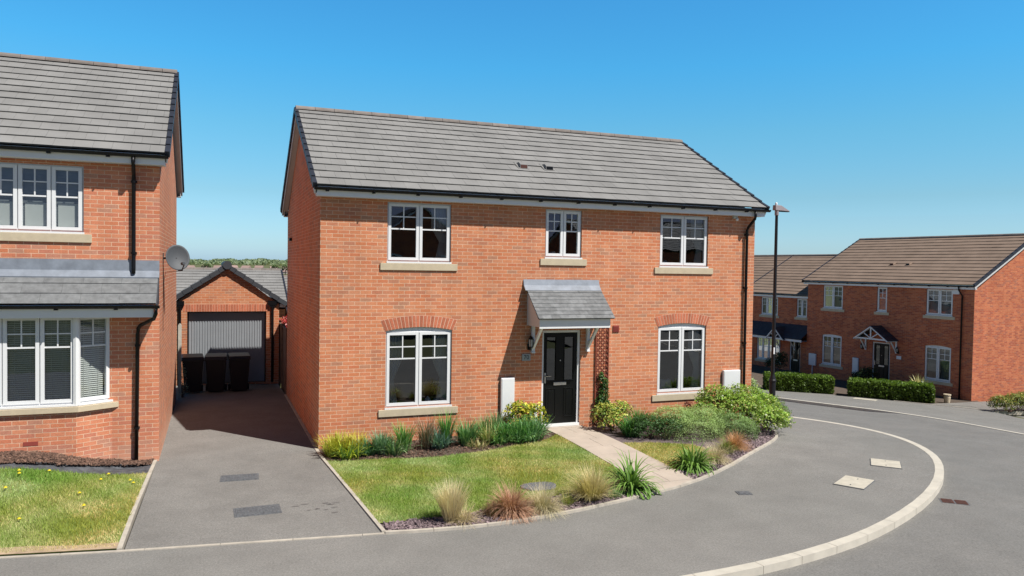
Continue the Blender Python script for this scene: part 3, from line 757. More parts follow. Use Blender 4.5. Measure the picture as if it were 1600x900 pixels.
MB().tube([(4.64, -.05, .55), (4.64, -.05, .06)], .035, 12).build('waste_pipe', M['white'], o, smooth=True)
av = MB().box(6.545, 6.705, -.022, -.002, 2.22, 2.375).build('air_vent', M['redvent'], house, bevel=.004)
g = MB()
for k in range(5): g.box(6.56, 6.69, -.03, -.0225, 2.24+k*.026, 2.252+k*.026)
g.build('louvre', M['redvent'], av)
tr = MB(); x0, x1, z0, z1 = 6.10, 6.44, .12, 2.40
tr.box(x0, x0+.02, -.045, -.012, z0, z1); tr.box(x1-.02, x1, -.045, -.012, z0, z1); tr.box(x0+.02, x1-.02, -.045, -.012, z1-.02, z1)
sp = .115; wv = x1-x0-.04
z = z0-wv
while z < z1:
    for s, yy in ((1, -.022), (-1, -.034)):
        a, b = ((x0+.02, z), (x1-.02, z+wv)) if s == 1 else ((x1-.02, z), (x0+.02, z+wv))
        t0 = max(0, (z0-z)/wv); t1 = min(1, (z1-.02-z)/wv)
        if t1 > t0: tr.beam((a[0]+(b[0]-a[0])*t0, yy, a[1]+(b[1]-a[1])*t0), (a[0]+(b[0]-a[0])*t1, yy, a[1]+(b[1]-a[1])*t1), .024, .010, up=(0, 1, 0))
    z += sp
tr.build('trellis', M['trellis'], house)
pr = MB(); pr.box(9.79, 9.89, -.07, -.002, 4.93, 4.99); pr.lathe([(0, -.05), (.03, -.04), (.038, 0), (.02, .03), (0, .035)], (9.85, -.10, 4.92), 12); pr.build('security_sensor', M['white'], house)
vb = MB().box(-.07, -.002, 5.75, 5.9, 4.28, 4.36); vb.build('extract_vent', M['black'], house)
# things on the window boards
def potted(name, x, z, hgt, label, spiky):
    t = tag(empty(name, (x, .19, z)), label, 'houseplant')
    MB().lathe([(0, 0), (.045, 0), (.06, .09), (.052, .09), (.045, .08), (0, .08)], n=14).build('pot', M['ceramic'], t, smooth=True)
    P = []; F = []; C = []
    n = 26 if spiky else 34
    for k in range(n):
        a = k*2.4; el = random.uniform(.2, 1.1); ln = random.uniform(.15, .27)
        b = np.array([0, 0, .09+(hgt-.09)*random.uniform(.55 if spiky else .15, 1)]); d = np.array([math.cos(a)*math.cos(el), math.sin(a)*math.cos(el), math.sin(el)])
        s = np.array([-math.sin(a), math.cos(a), 0])*(.010 if spiky else .028)
        i = len(P); tip = b+d*ln*(1 if spiky else .6); P += [b, b+d*ln*.35+s, tip-np.array([0, 0, ln*.3]), b+d*ln*.35-s]; F.append((i, i+1, i+2, i+3)); c = random.uniform(.7, 1.3); C += [(.40*c, .62*c, .12*c)]*4
    fast_mesh('leaves', P, F, np.array(C), M['leaf'], t)
    MB().tube([(0, 0, .07), (.01, 0, hgt*.6), (0, 0, hgt)], [.012, .009, .005], 6).build('stem', M['bark'], t)
potted('potted_plant', 1.55, .78, .30, 'spiky potted plant on the left side of the lower left window board', True)
potted('potted_plant', 2.45, .78, .48, 'bushy potted plant on the right side of the lower left window board', False)
j = MB().lathe([(0, 0), (.05, 0), (.07, .05), (.055, .10), (.03, .12), (.012, .14), (0, .15)], (2.27, .21, .778), 14).build('ceramic_jar', M['ceramic'], smooth=True)
tag(j, 'small white lidded jar on the lower left window board', 'jar')
for i, (x, r, l) in enumerate(((8.02, .1, 'pale grey cushion leaning left of its twin behind the lower right window'), (8.23, -.12, 'pale grey cushion leaning right of its twin behind the lower right window'))):
    c = MB().box(-.1, .1, -.03, .03, 0, .26).build('cushion', M['cushion'], bevel=.025); c.location = (x, .24, .785); c.rotation_euler = (-.15, r, 0); tag(c, l, 'cushion', 'cushions on the window board')
j = MB().lathe([(0, 0), (.06, 0), (.075, .06), (.05, .11), (0, .11)], (5.10, .20, 3.925), 14).build('bowl', M['ceramic'], smooth=True); tag(j, 'small pale bowl inside the narrow upper middle window', 'bowl')
j = MB().lathe([(0, 0), (.05, 0), (.07, .05), (.04, .12), (.03, .10), (0, .03)], (8.02, .20, 3.775), 14).build('vase', M['ceramic'], smooth=True); tag(j, 'small pale vase inside the upper right window', 'vase')

# ================================================================== left neighbour
LW = 9.0
lh = tag(empty('bay_fronted_house', (-2.87-LW, 0, .40)), 'orange brick house at the left edge with bay window under a lean-to roof', 'house')
X = lambda wx: wx+2.87+LW
lops = [(X(-6.10), X(-4.09), 3.77, 4.93, 0)]
mb = MB(); mp = lambda u, z, d: (u, d, z)
bayx = [(-3.64, 0), (-4.16, -.32), (-6.35, -.32), (-6.87, 0)]
bz0, bz1 = .78, 2.32
wall_holes(mb, mp, 0, LW, -.7, 5.0, lops+[(X(-6.80), X(-3.70), bz0, bz1, 0)])
for x in (0, LW): mb.poly([(x, 0, -.7), (x, 6.9, -.7), (x, 6.9, 5.0), (x, 3.45, 7.35), (x, 0, 5.0)])
mb.quad((0, 6.9, -.7), (LW, 6.9, -.7), (LW, 6.9, 5.0), (0, 6.9, 5.0)); mb.quad((0, .12, 4.97), (LW, .12, 4.97), (LW, 6.9, 4.97), (0, 6.9, 4.97))
mb.build('wall', M['brick2'], lh, recalc=False)
bw = MB()
for (a, b) in zip(bayx[:-1], bayx[1:]): bw.quad((X(a[0]), a[1], -.7), (X(b[0]), b[1], -.7), (X(b[0]), b[1], bz0-.12), (X(a[0]), a[1], bz0-.12))
bw.build('bay_wall', M['brick2'], lh)
sl = MB(); sx = [(-3.53, .0), (-3.56, -.03), (-4.12, -.38), (-6.39, -.38), (-6.95, -.03), (-6.98, 0)]
sl.prism([(X(a), b, bz0-.14) for a, b in sx], (0, 0, .10)); sl.build('bay_sill', M['stone'], lh, bevel=.006)
# bay lights: right facet, front, left facet
def facet(a, b, lights, widths=None, lab=None):
    A, B = Vector((X(a[0]), a[1])), Vector((X(b[0]), b[1])); w = (B-A).length
    return window(lh, w, bz1-bz0, (A.x, A.y-.0, bz0), math.atan2(B.y-A.y, B.x-A.x), lights=lights, widths=widths, bars=(.17, .34), inside='venetian', lab=lab, cill=True)
facet((-4.16, -.33), (-3.64, -.01), 1, lab='angled right light of the bay window')
facet((-6.35, -.33), (-4.16, -.33), 4, lab='flat front lights of the bay window')
facet((-6.87, -.01), (-6.35, -.33), 1, lab='angled left light of the bay window')
pt = MB()
for (x, y) in ((-4.16, -.33), (-6.35, -.33)): pt.tube([(X(x), y+.04, bz0-.02), (X(x), y+.04, bz1)], .06, 8)
pt.build('bay_post', M['white'], lh)
window(lh, 2.01, 1.16, (X(-6.10), 0, 3.77), lights=4, bars=(.22, .47), sill=(.13, .15, .035), inside='blindgrey', lab='upper window with four lights and pale half blinds')
hb = MB()
for k in range(4): hb.box(X(-6.10)+.502*k+.09, X(-6.10)+.502*k+.42, .125, .135, 3.84, 4.27)
hb.build('half_blind', M['blind'], lh)
gable_roof(lh, -.15, LW+.15, -.285, 5.205, 6.9+.285, 5.205, 3.45, 7.50, gauge=.34)
eaves(lh, -.1, LW+.1, 0, -1, zs=5.0, zt=5.19); eaves(lh, -.1, LW+.1, 6.9, 1, zs=5.0, zt=5.19)
gutter(lh, -.16, LW+.16, -.30, 5.165)
downpipe(lh, [(X(-3.28), -.30, 5.11), (X(-3.28), -.30, 5.02), (X(-3.28), -.27, 4.97), (X(-3.29), -.10, 4.86), (X(-3.29), -.06, 4.80), (X(-3.29), -.06, 3.15), (X(-3.29), -.09, 3.05)], br=[(X(-3.29), -.06, 4.70), (X(-3.29), -.06, 3.42)])
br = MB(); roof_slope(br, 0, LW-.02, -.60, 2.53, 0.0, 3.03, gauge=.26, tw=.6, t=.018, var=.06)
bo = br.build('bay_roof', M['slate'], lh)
MB().prism([(0, -.004, 3.28), (0, -.012, 3.29), (0, -.016, 3.10), (0, -.10, 2.985), (0, -.095, 2.965), (0, -.003, 3.03)], (LW, 0, 0)).build('lead_flashing', M['lead'], bo)
MB().prism([(LW-.02, -.003, 3.02), (LW-.02, -.60, 2.53), (LW-.02, -.60, 2.50), (LW-.02, -.003, 2.50)], (.018, 0, 0)).build('verge_board', M['verge_grey'], bo)
MB().box(0, LW-.06, -.55, -.53, 2.29, 2.51).build('bay_fascia', M['white'], lh, bevel=.003)
MB().box(0, LW-.06, -.53, -.002, 2.30, 2.315).build('bay_soffit', M['offwhite'], lh)
gutter(lh, 0, LW+.04, -.61, 2.50)
downpipe(lh, [(LW-.01, -.61, 2.46), (LW-.02, -.60, 2.36), (LW-.06, -.50, 2.26), (X(-3.17), -.14, 2.12), (X(-3.21), -.09, 2.06), (X(-3.22), -.07, 1.95), (X(-3.24), -.07, -.42)], br=[(X(-3.22), -.07, 1.75), (X(-3.235), -.07, .25)])
dv = MB()
for (x, z) in ((-4.84, .13),): dv.box(X(x)-.11, X(x)+.11, -.326, -.318, z-.035, z+.035)
dv.build('damp_vent', M['redvent'], lh)

# satellite dish
sd = tag(empty('satellite_dish', (-2.87, 1.0, 3.72)), 'grey satellite dish on the side wall of the bay-fronted house', 'satellite dish')
nrm = Vector((.30, -.85, .22)).normalized(); rt = nrm.cross(Vector((0, 0, 1))).normalized(); rt = Vector((-rt.x, -rt.y, -rt.z)) if rt.x < 0 else rt; up = rt.cross(-nrm).normalized(); up = up if up.z > 0 else -up
c = Vector((.27, -.03, .04)); dm = MB(); rings = 8; seg = 28; vs = [c-nrm*.06]
for i in range(1, rings+1):
    r = i/rings
    for k in range(seg):
        a = 2*math.pi*k/seg; vs.append(c-nrm*.06*(1-r*r)+rt*(math.cos(a)*.225*r)+up*(math.sin(a)*.255*r))
fs = [(0, 1+k, 1+(k+1) % seg) for k in range(seg)]+[(1+(i-1)*seg+k, 1+i*seg+k, 1+i*seg+(k+1) % seg, 1+(i-1)*seg+(k+1) % seg) for i in range(1, rings) for k in range(seg)]
dm.add(vs, fs); do = dm.build('dish', M['dish'], sd, smooth=True, recalc=False); so_ = do.modifiers.new('solid', 'SOLIDIFY'); so_.thickness = .008
am = MB(); am.tube([(0, .0, .02), (.10, .02, .02), tuple(c-nrm*.07)], .018, 8); am.box(0, .012, -.06, .06, -.09, .12); am.tube([tuple(c-up*.26-nrm*.02), tuple(c-up*.30+nrm*.18), tuple(c-up*.22+nrm*.34)], .011, 8); am.build('arm', M['blackpost'], sd)
ln = MB(); e = c-up*.20+nrm*.33; ln.tube([tuple(e), tuple(e-nrm*.10+up*.02)], [.028, .034], 10); ln.build('receiver', M['dish'], sd)
MB().tube([tuple(e-up*.03), tuple(c-up*.32+nrm*.2), (.05, .02, -.25), (.006, .03, -.5), (.006, .03, -1.4)], .004, 6).build('cable', M['black'], sd)

# ================================================================== garage
ga = tag(empty('garage', (-3.08, 9.62, -.06)), 'small orange brick garage with grey ribbed door at the end of the driveway', 'garage')
gw, gd = 3.06, 5.6; ox0, ox1 = .40, 2.68; oz = 2.23
mb = MB(); wall_holes(mb, lambda u, z, d: (u, d, z), 0, gw, -.3, 2.45, [(ox0, ox1, 0, oz, 0)], .2)
mid = gw/2
mb.poly([(0, 0, 2.45), (gw, 0, 2.45), (mid+.0, 0, 3.63)]); mb.poly([(0, gd, -.3), (gw, gd, -.3), (gw, gd, 2.45), (mid, gd, 3.63), (0, gd, 2.45)])
for x in (0, gw): mb.quad((x, 0, -.3), (x, gd, -.3), (x, gd, 2.45), (x, 0, 2.45))
mb.build('wall', M['brick'], ga, recalc=False)
sc_ = MB(); n = 31; x = ox0-.12
while x < ox1+.10: sc_.box(x, x+.065, -.005, .01, oz+.008, oz+.222, random.uniform(.8, 1.2)); x += .0755
so_c = sc_.build('soldier_course', M['arch'], ga); MB().box(ox0-.13, ox1+.12, -.002, .01, oz+.002, oz+.228).build('mortar_joint', M['mortar'], so_c)
# roof runs along y: build in a turned frame
gr = MB()
def turned(mbs, f):
    for m in mbs: m.v = [f(v) for v in m.v]
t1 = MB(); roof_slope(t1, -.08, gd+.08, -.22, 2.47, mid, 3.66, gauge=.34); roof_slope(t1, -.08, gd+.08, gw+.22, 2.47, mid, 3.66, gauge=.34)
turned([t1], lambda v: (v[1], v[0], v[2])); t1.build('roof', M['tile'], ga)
vg = MB()
for s in (0, 1):
    a = Vector((-.24 if s == 0 else gw+.24, 0, 2.47)); b = Vector((mid, 0, 3.66)); d = (b-a); Ls = d.length; d /= Ls; nn = Vector((-d.z if s == 0 else d.z, 0, abs(d.x)))
    k = 7
    for i in range(k):
        p = a+d*(Ls*i/k); q = a+d*(Ls*(i+1)/k+.01); vs = []
        for yy in (-.115, -.02): vs += [p+Vector((0, yy, 0))+nn*.055, q+Vector((0, yy, 0))+nn*.03, q+Vector((0, yy, 0))-nn*.10, p+Vector((0, yy, 0))-nn*.085]
        vg.add(vs, [(0, 1, 2, 3), (7, 6, 5, 4), (0, 4, 5, 1), (3, 2, 6, 7), (0, 3, 7, 4), (1, 5, 6, 2)])
vg.build('verge_caps', M['verge_grey'], ga)
rc = MB(); rc.tube([(mid, -.14, 3.66), (mid, gd+.1, 3.66)], .13, 16); rc.build('ridge_cap', M['verge_grey'], ga)
gd_ = MB(); y = .19; gd_.box(ox0+.035, ox1-.035, y, y+.02, .02, oz-.03)
x = ox0+.05
while x < ox1-.08: gd_.box(x, x+.045, y-.018, y, .05, oz-.06); x += .076
gd_.build('garage_door', M['doorgrey'], ga)
df = MB(); df.box(ox0, ox0+.034, .15, .2, 0, oz); df.box(ox1-.034, ox1, .15, .2, 0, oz); df.box(ox0+.034, ox1-.034, .15, .2, oz-.03, oz); df.build('door_frame', M['black'], ga)
for x in (.20, 2.86):
    hp = MB(); hp.box(x-.14, x+.12, -.09, -.004, 2.43, 2.56); hp.box(x-.09, x+.07, -.08, -.004, 2.37, 2.43)
    hp.tube([(x, -.045, 2.38), (x, -.045, .02)], .04, 10); hp.build('downpipe', M['black'], ga)
fs_ = MB(); fs_.box(gw+.02, gw+.20, -.03, gd, 2.36, 2.46); fs_.build('fascia', M['white'], ga)
gt = MB(); gt.box(gw+.20, gw+.30, -.06, gd, 2.36, 2.44); gt.build('gutter', M['black'], ga)

# wheelie bins
def bin_proto():
    t = empty('wheelie_bin', (0, 0, 0)); b = MB()
    w0, w1, d0, d1, H = .20, .262, .25, .35, .98
    b.add([(-w0, -d0, .05), (w0, -d0, .05), (w0, d0*.7, .05), (-w0, d0*.7, .05), (-w1, -d1, H), (w1, -d1, H), (w1, d1*.85, H), (-w1, d1*.85, H)], [(0, 3, 2, 1), (4, 5, 6, 7), (0, 1, 5, 4), (1, 2, 6, 5), (2, 3, 7, 6), (3, 0, 4, 7)])
    b.box(-w1-.015, w1+.015, -d1-.015, d1*.85+.015, H-.06, H-.01)
    b.build('body', M['bin'], t, bevel=.015)
    l = MB(); l.add([(-.285, -.38, H), (.285, -.38, H), (.285, .34, H), (-.285, .34, H), (-.26, -.35, H+.05), (.26, -.35, H+.05), (.26, .30, H+.085), (-.26, .30, H+.085)], [(0, 3, 2, 1), (4, 5, 6, 7), (0, 1, 5, 4), (1, 2, 6, 5), (2, 3, 7, 6), (3, 0, 4, 7)])
    l.build('lid', M['bin'], t, bevel=.02)
    hd = MB(); hd.tube([(-.22, .34, H-.05), (-.22, .41, H), (.22, .41, H), (.22, .34, H-.05)], .016, 8); hd.build('handle', M['bin'], t)
    for s in (-1, 1): MB().tube([(s*.20, .22, .10), (s*.27, .22, .10)], .10, 14).build('wheel', M['black'], t)
    return t
bp = bin_proto(); labs = ['black wheelie bin nearest the bay-fronted house, leftmost of three by the garage door', 'black wheelie bin in the middle of three by the garage door', 'black wheelie bin rightmost of three by the garage door']
for i, (x, rz) in enumerate(((-2.49, .05), (-1.86, -.04), (-1.24, .03))):
    b = bp if i == 0 else copy_tree(bp); b.scale = (1.07, 1, 1.02); b.location = (x, 8.1+.03*i, h(x, 8.1)+.004); b.rotation_euler.z = rz; tag(b, labs[i], 'wheelie bin', 'black bins by the garage')

# side fence and the gate post on the left
fn = tag(empty('wooden_fence', (.02, 7.1, -.06)), 'brown timber fence between the main house and the garage', 'fence')
m = MB(); y = .06
while y < 2.80: m.box(-.012, .012, y, y+.135, .02, 1.82+random.uniform(-.01, .01), random.uniform(.7, 1.2)); y += .125
m.build('boards', M['wood'], fn)
for yy in (0, 1.42, 2.82): MB().box(-.05, .05, yy-.05+.02, yy+.05, -.2, 1.92).build('fence_post', M['wood'], fn)
MB().box(-.03, .03, .06, 2.8, 1.825, 1.86).build('capping_rail', M['wood'], fn)
ps = MB().box(-2.84, -2.75, 7.25, 7.34, -.2, 1.95); ps.prism([(-2.84, 7.25, 1.95), (-2.75, 7.25, 1.95), (-2.795, 7.25, 2.0)], (0, .09, 0)); tag(ps.build('gate_post', M['post'], bevel=.006), 'pale post behind the corner of the bay-fronted house', 'post')

# ================================================================== far houses
fa = -1.4849
def gable_canopy(parent, x0, x1, z, pj, hgt, trim='white'):
    m = MB(); xm = (x0+x1)/2
    for s in (0, 1):
        a = Vector((x0-.08 if s == 0 else x1+.08, 0, z-.05)); b = Vector((xm, 0, z+hgt)); n_ = 6
        for i in range(n_):
            p = a.lerp(b, i/n_); q = a.lerp(b, (i+1)/n_+.02); k = random.uniform(.8, 1.2)
            m.add([(p.x, -pj-.06, p.z+.03), (q.x, -pj-.06, q.z+.015), (q.x, -.002, q.z+.015), (p.x, -.002, p.z+.03), (p.x, -pj-.06, p.z+.01), (p.x, -.002, p.z+.01)], [(0, 1, 2, 3), (0, 3, 5, 4)], k)
    o = m.build('porch_canopy', M['slate_dark'], parent)
    t = MB(); y = -pj-.02
    t.beam((x0-.06, y, z-.06), (xm, y, z+hgt-.03), .05, .12, up=(0, 1, 0)); t.beam((x1+.06, y, z-.06), (xm, y, z+hgt-.03), .05, .12, up=(0, 1, 0))
    t.v = t.v; t.box(x0+.05, x1-.05, y-.02, y+.02, z-.03, z+.04); t.box(xm-.03, xm+.03, y-.019, y+.019, z+.04, z+hgt-.1)
    t.beam((xm, y, z+.03), (xm-(x1-x0)*.22, y, z+hgt*.45), .04, .05, up=(0, 1, 0)); t.beam((xm, y, z+.03), (xm+(x1-x0)*.22, y, z+hgt*.45), .04, .05, up=(0, 1, 0))
    for x in (x0, x1-.06): t.box(x, x+.06, -pj, -.003, z-.09, z+.0)
    t.build('canopy_truss', M[trim], o)
    for x in (x0+.04, x1-.04):
        b = MB(); b.box(x-.03, x+.03, -.06, -.002, z-.65, z-.09); b.beam((x, -.05, z-.58), (x, -.42, z-.09), .05, .05); b.build('canopy_bracket', M[trim], o)
    return o
fo = (28.4795, 17.678, -1.9955); FW, FD = 9.2615, 8.3
fh = tag(empty('detached_house', fo, fa), 'red brick house across the road with gabled white porch and sunlit end wall', 'house')
fops = [(1.04, 2.295, 3.76, 4.96, 0), (4.34, 4.91, 3.76, 4.96, 0), (6.98, 8.27, 3.76, 4.96, 0), (1.04, 2.295, .75, 2.30, .06), (6.98, 8.27, .75, 2.30, .06), (4.16, 5.15, .12, 2.22, 0)]
walls(fh, FW, FD, 5.0, 7.45, fops, M['brick3'], zg=-.8, half=4.18)
gable_roof(fh, -.155, FW+.155, -.285, 5.19, FD+.23, 5.19, 4.18, 7.56, mat='tile_r', vents=((4.0, .36), (4.9, .36)))
eaves(fh, -.1, FW+.1, 0, -1, zs=4.99, zt=5.18); gutter(fh, -.16, FW+.16, -.30, 5.15)
FS = (.13, .14, .03)
window(fh, 1.255, 1.2, (1.04, 0, 3.76), sill=FS, inside='blindgrey'); window(fh, .57, 1.2, (4.34, 0, 3.76), lights=1, sill=FS, inside='blindgrey'); window(fh, 1.29, 1.2, (6.98, 0, 3.76), sill=FS, inside='blindgrey')
window(fh, 1.255, 1.55, (1.04, 0, .75), sill=FS, rise=.06, bars=(.18, .36), inside='blindbeige'); window(fh, 1.29, 1.55, (6.98, 0, .75), sill=FS, rise=.06, bars=(.18, .36), inside='blindgrey')
front_door(fh, 4.16, 5.15, .14, 2.22)
gable_canopy(fh, 3.75, 5.55, 2.42, .75, .62)
downpipe(fh, [(8.72, -.30, 5.1), (8.72, -.28, 4.95), (8.74, -.06, 4.7), (8.74, -.06, -.3)])
meter_box(fh, 3.05, 3.40, .42, 1.02+.28, zg=-.1); meter_box(fh, .22, .70, .58, 1.22, zg=-.1)
for x in (3.62, 5.62): lantern(fh, x, 1.80)
MB().box(5.53, 5.78, -.02, -.002, 1.50, 1.66).build('number_plaque', M['white'], fh)
al = MB().prism([(8.30, -.07, 4.76), (8.58, -.07, 4.76), (8.62, -.07, 4.88), (8.56, -.07, 4.97), (8.32, -.07, 4.97), (8.26, -.07, 4.88)], (0, .068, 0)); al.build('alarm_box', M['white'], fh)

def terrace(u0, u1, zoff, name, label, detail):
    ca, sa = math.cos(fa), math.sin(fa); s = .5
    loc = (fo[0]+ca*u0-sa*s, fo[1]+sa*u0+ca*s, fo[2]+zoff); w = u1-u0
    t = tag(empty(name, loc, fa), label, 'house'); U = lambda u: u-u0; Z = lambda z: z-zoff
    ops = []
    if detail: ops = [(U(-3.97), U(-2.66), Z(3.10), Z(4.14), 0), (U(-1.24), U(-.50), Z(3.12), Z(4.14), 0), (U(-4.25), U(-2.42), Z(.42), Z(1.80), 0), (U(-1.68), U(-.90), Z(-.28), Z(1.80), 0)]
    walls(t, w, 8.0, Z(4.20), Z(4.20)+2.35, ops, M['brick3'], zg=-1.6, half=4.0)
    ez = Z(4.38)
    gable_roof(t, -.155, w+(.0 if detail else -.01), -.285, ez, 8.28, ez, 4.0, ez+2.30, mat='tile_r', vr=False)
    eaves(t, -.1, w-.02, 0, -1, zs=Z(4.17), zt=Z(4.37)); gutter(t, -.16, w-.01, -.30, Z(4.35), brackets=False)
    if detail:
        window(t, 1.31, 1.04, (U(-3.97), 0, Z(3.10)), lights=3, sill=FS, inside='blindgrey'); window(t, .74, 1.02, (U(-1.24), 0, Z(3.12)), lights=2, sill=FS, inside='blindgrey')
        window(t, 1.83, 1.38, (U(-4.25), 0, Z(.42)), lights=4, sill=FS, inside='blindgrey'); front_door(t, U(-1.68), U(-.90), Z(-.28), Z(1.80))
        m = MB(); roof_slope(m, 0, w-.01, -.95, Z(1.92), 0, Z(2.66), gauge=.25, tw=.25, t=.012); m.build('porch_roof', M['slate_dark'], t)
        MB().box(0, w-.01, -.90, -.88, Z(1.78), Z(1.90)).build('porch_fascia', M['white'], t); MB().box(0, w-.01, -.88, -.003, Z(1.81), Z(1.825)).build('porch_soffit', M['offwhite'], t)
        gable_canopy(t, U(-2.45), U(-1.25), Z(1.86), 1.0, .62)
    return t
terrace(-5.2, -.01, -.35, 'terraced_house', 'lower red brick house behind the lamp post with dark lean-to porch roof', True)
terrace(-11.5, -5.21, -.78, 'terraced_house', 'furthest brown roofed house just right of the main house corner', False)
# houses on the other side of the road, seen only in the window reflections
t2 = tag(empty('opposite_house', (34, -26.5, -.1), math.pi), 'plain brick house opposite, nearer the road bend', 'house')
walls(t2, 14, 8, 4.9, 6.9, [], M['brick3']); gable_roof(t2, -.15, 14.15, -.3, 5.0, 8.3, 5.0, 4.0, 7.0, mat='slate_dark', ridge='verge_grey')
for (x, y, rz, l) in ((12.6, -27, math.pi+.04, 'plain brick house opposite the black front door'),):
    t = tag(empty('opposite_house', (x, y, -.1), rz), l, 'house')
    mb = MB(); gw_ = 7.0; mb.poly([(0, 0, -.4), (gw_, 0, -.4), (gw_, 0, 4.6), (gw_/2, 0, 7.0), (0, 0, 4.6)]); mb.quad((0, 0, -.4), (0, 9, -.4), (0, 9, 5), (0, 0, 5)); mb.quad((gw_, 0, -.4), (gw_, 9, -.4), (gw_, 9, 5), (gw_, 0, 5)); mb.quad((0, 9, -.4), (gw_, 9, -.4), (gw_, 9, 5), (0, 9, 5))
    mb.build('wall', M['brick3'], t, recalc=False)
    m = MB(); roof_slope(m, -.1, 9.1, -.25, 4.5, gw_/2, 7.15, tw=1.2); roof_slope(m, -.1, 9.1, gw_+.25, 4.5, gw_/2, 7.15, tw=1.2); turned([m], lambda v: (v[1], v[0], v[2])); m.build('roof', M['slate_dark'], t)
    b = MB(); b.beam((-.2, -.12, 4.45), (gw_/2, -.12, 7.08), .05, .18, up=(0, 1, 0)); b.beam((gw_+.2, -.12, 4.45), (gw_/2, -.12, 7.08), .05, .18, up=(0, 1, 0)); b.build('bargeboard', M['white'], t)
    for (a, z, w_, hh) in ((1.0, 3.2, 1.3, 1.2), (4.6, 3.2, 1.3, 1.2), (1.0, .7, 1.3, 1.5)):
        o = MB().box(a, a+w_, -.03, -.002, z, z+hh).build('window', M['white'], t)
        for q in (0, 1): MB().box(a+.08+q*w_/2, a+w_/2-.06+q*w_/2, -.036, -.031, z+.08, z+hh-.08).build('pane', M['blackpaint'], o)

# ================================================================== houses behind the garage
rh = tag(empty('grey_roofed_house', (-14, 20.6, -2.6)), 'grey tiled roof seen above the garage', 'house')
walls(rh, 15.1, 8.0, 4.2, 5.75, [], M['brick3'])
gable_roof(rh, -.1, 15.25, -.3, 4.35, 8.3, 4.35, 4.0, 5.95, gauge=.34, board=False)
r2 = tag(empty('grey_roofed_house', (1.6, 21.5, -2.9)), 'grey tiled roof beyond the dark verge right of the garage', 'house')
walls(r2, 7, 8.0, 4.2, 5.75, [], M['brick3']); gable_roof(r2, -.35, 7.25, -.3, 4.35, 8.3, 4.35, 4.0, 5.90, board=False)
gutter(r2, -.3, 7, -.35, 4.3)

# ================================================================== street lamp
lx, ly = 12.40, 1.5; lz = h(lx, ly)
sl_ = tag(empty('street_lamp', (lx, ly, lz)), 'tall black street lamp column with grey lantern head at the pavement edge', 'street lamp')
MB().lathe([(.085, -.1), (.085, 1.05), (.10, 1.06), (.10, 1.10), (.085, 1.12), (.06, 1.22), (.052, 1.26)], n=18).build('base', M['blackpost'], sl_, smooth=False)
MB().lathe([(.052, 1.25), (.045, 3.5), (.038, 5.68)], n=16).build('column', M['blackpost'], sl_, smooth=True)
hm = MB(); hm.tube([(0, 0, 5.62), (0, 0, 5.80)], .055, 12)
hm.add([(-.09, -.07, 5.76), (.42, -.05, 5.745), (.42, .05, 5.745), (-.09, .07, 5.76), (-.09, -.06, 5.90), (.12, -.05, 5.895), (.12, .05, 5.895), (-.09, .06, 5.90), (.40, -.03, 5.765), (.40, .03, 5.765)], [(0, 3, 2, 1), (4, 5, 6, 7), (5, 8, 9, 6), (0, 1, 8, 5, 4), (3, 7, 6, 9, 2), (0, 4, 7, 3), (1, 2, 9, 8)])
hm.build('lantern_head', plain('lantern_grey', (.35, .30, .31), .5), sl_, bevel=.01)
MB().box(.02, .40, -.045, .045, 5.725, 5.745).build('light_panel', M['black'], sl_)
MB().lathe([(.03, 5.90), (.035, 5.93), (.03, 5.965), (0, 5.98)], (-.02, 0, 0), 12).build('light_sensor', M['white'], sl_, smooth=True)
MB().box(-.04, .0, -.062, -.052, 1.82, 2.00).build('sticker', M['white'], sl_)

# ================================================================== covers in the ground
def cover(name, cx, cy, w, d, rz, mat, label, cat, off=.009, t=.02, frame=None, group=None, ribs=0):
    z = h(cx, cy)+off; e = .12
    sx = (h(cx+e, cy)-h(cx-e, cy))/(2*e); sy = (h(cx, cy+e)-h(cx, cy-e))/(2*e)
    t_ = tag(empty(name, (cx, cy, z)), label, cat, group); nz = Vector((-sx, -sy, 1)).normalized(); t_.rotation_euler = (Vector((0, 0, 1)).rotation_difference(nz).to_matrix() @ Matrix.Rotation(rz, 3, 'Z')).to_euler()
    if frame == 'joint': MB().box(-w/2-.014, w/2+.014, -d/2-.014, d/2+.014, -t, -.001).build('frame', M['iron'], t_)
    elif frame: MB().box(-w/2-.03, w/2+.03, -d/2-.03, d/2+.03, -t, .0).build('frame', frame, t_)
    if frame == 'joint':
        for s_ in (-1, 1): MB().box(s_*w*.32-.03, s_*w*.32+.03, -.008, .008, .0062, .0075).build('lifting_slot', M['black'], t_)
    r = MB().box(-w/2, w/2, -d/2, d/2, -t+.001, .006)
    if ribs:
        nx, ny = int(w/.045), int(d/.045)
        for i in range(nx):
            for j in range(ny):
                x, y = -w/2+.02+i*(w-.03)/nx, -d/2+.02+j*(d-.03)/ny
                if (i+j) % 2: r.box(x, x+.028, y, y+.01, .006, .010)
                else: r.box(x, x+.01, y, y+.028, .006, .010)
    r.build('lid', mat, t_)
    return t_
cover('manhole_cover', -1.52, -1.62, .56, .34, -.06, M['iron'], 'grey metal drain cover in the driveway, nearer the garage', 'drain cover', frame=M['iron'], group='drain covers in the driveway', ribs=1)
cover('manhole_cover', -1.33, -3.55, .60, .38, .02, M['iron'], 'grey metal drain cover in the driveway, nearer the pavement', 'drain cover', frame=M['iron'], group='drain covers in the driveway', ribs=1)
cover('inspection_cover', 8.505, -5.21, .75, .48, .53, M['cream_cover'], 'cream concrete cover plate in the pavement, nearer the camera', 'cover plate', frame='joint', group='cream covers in the pavement')
cover('inspection_cover', 10.30, -4.24, .70, .52, .77, M['cream_cover'], 'cream concrete cover plate in the pavement, nearer the kerb corner', 'cover plate', frame='joint', group='cream covers in the pavement')
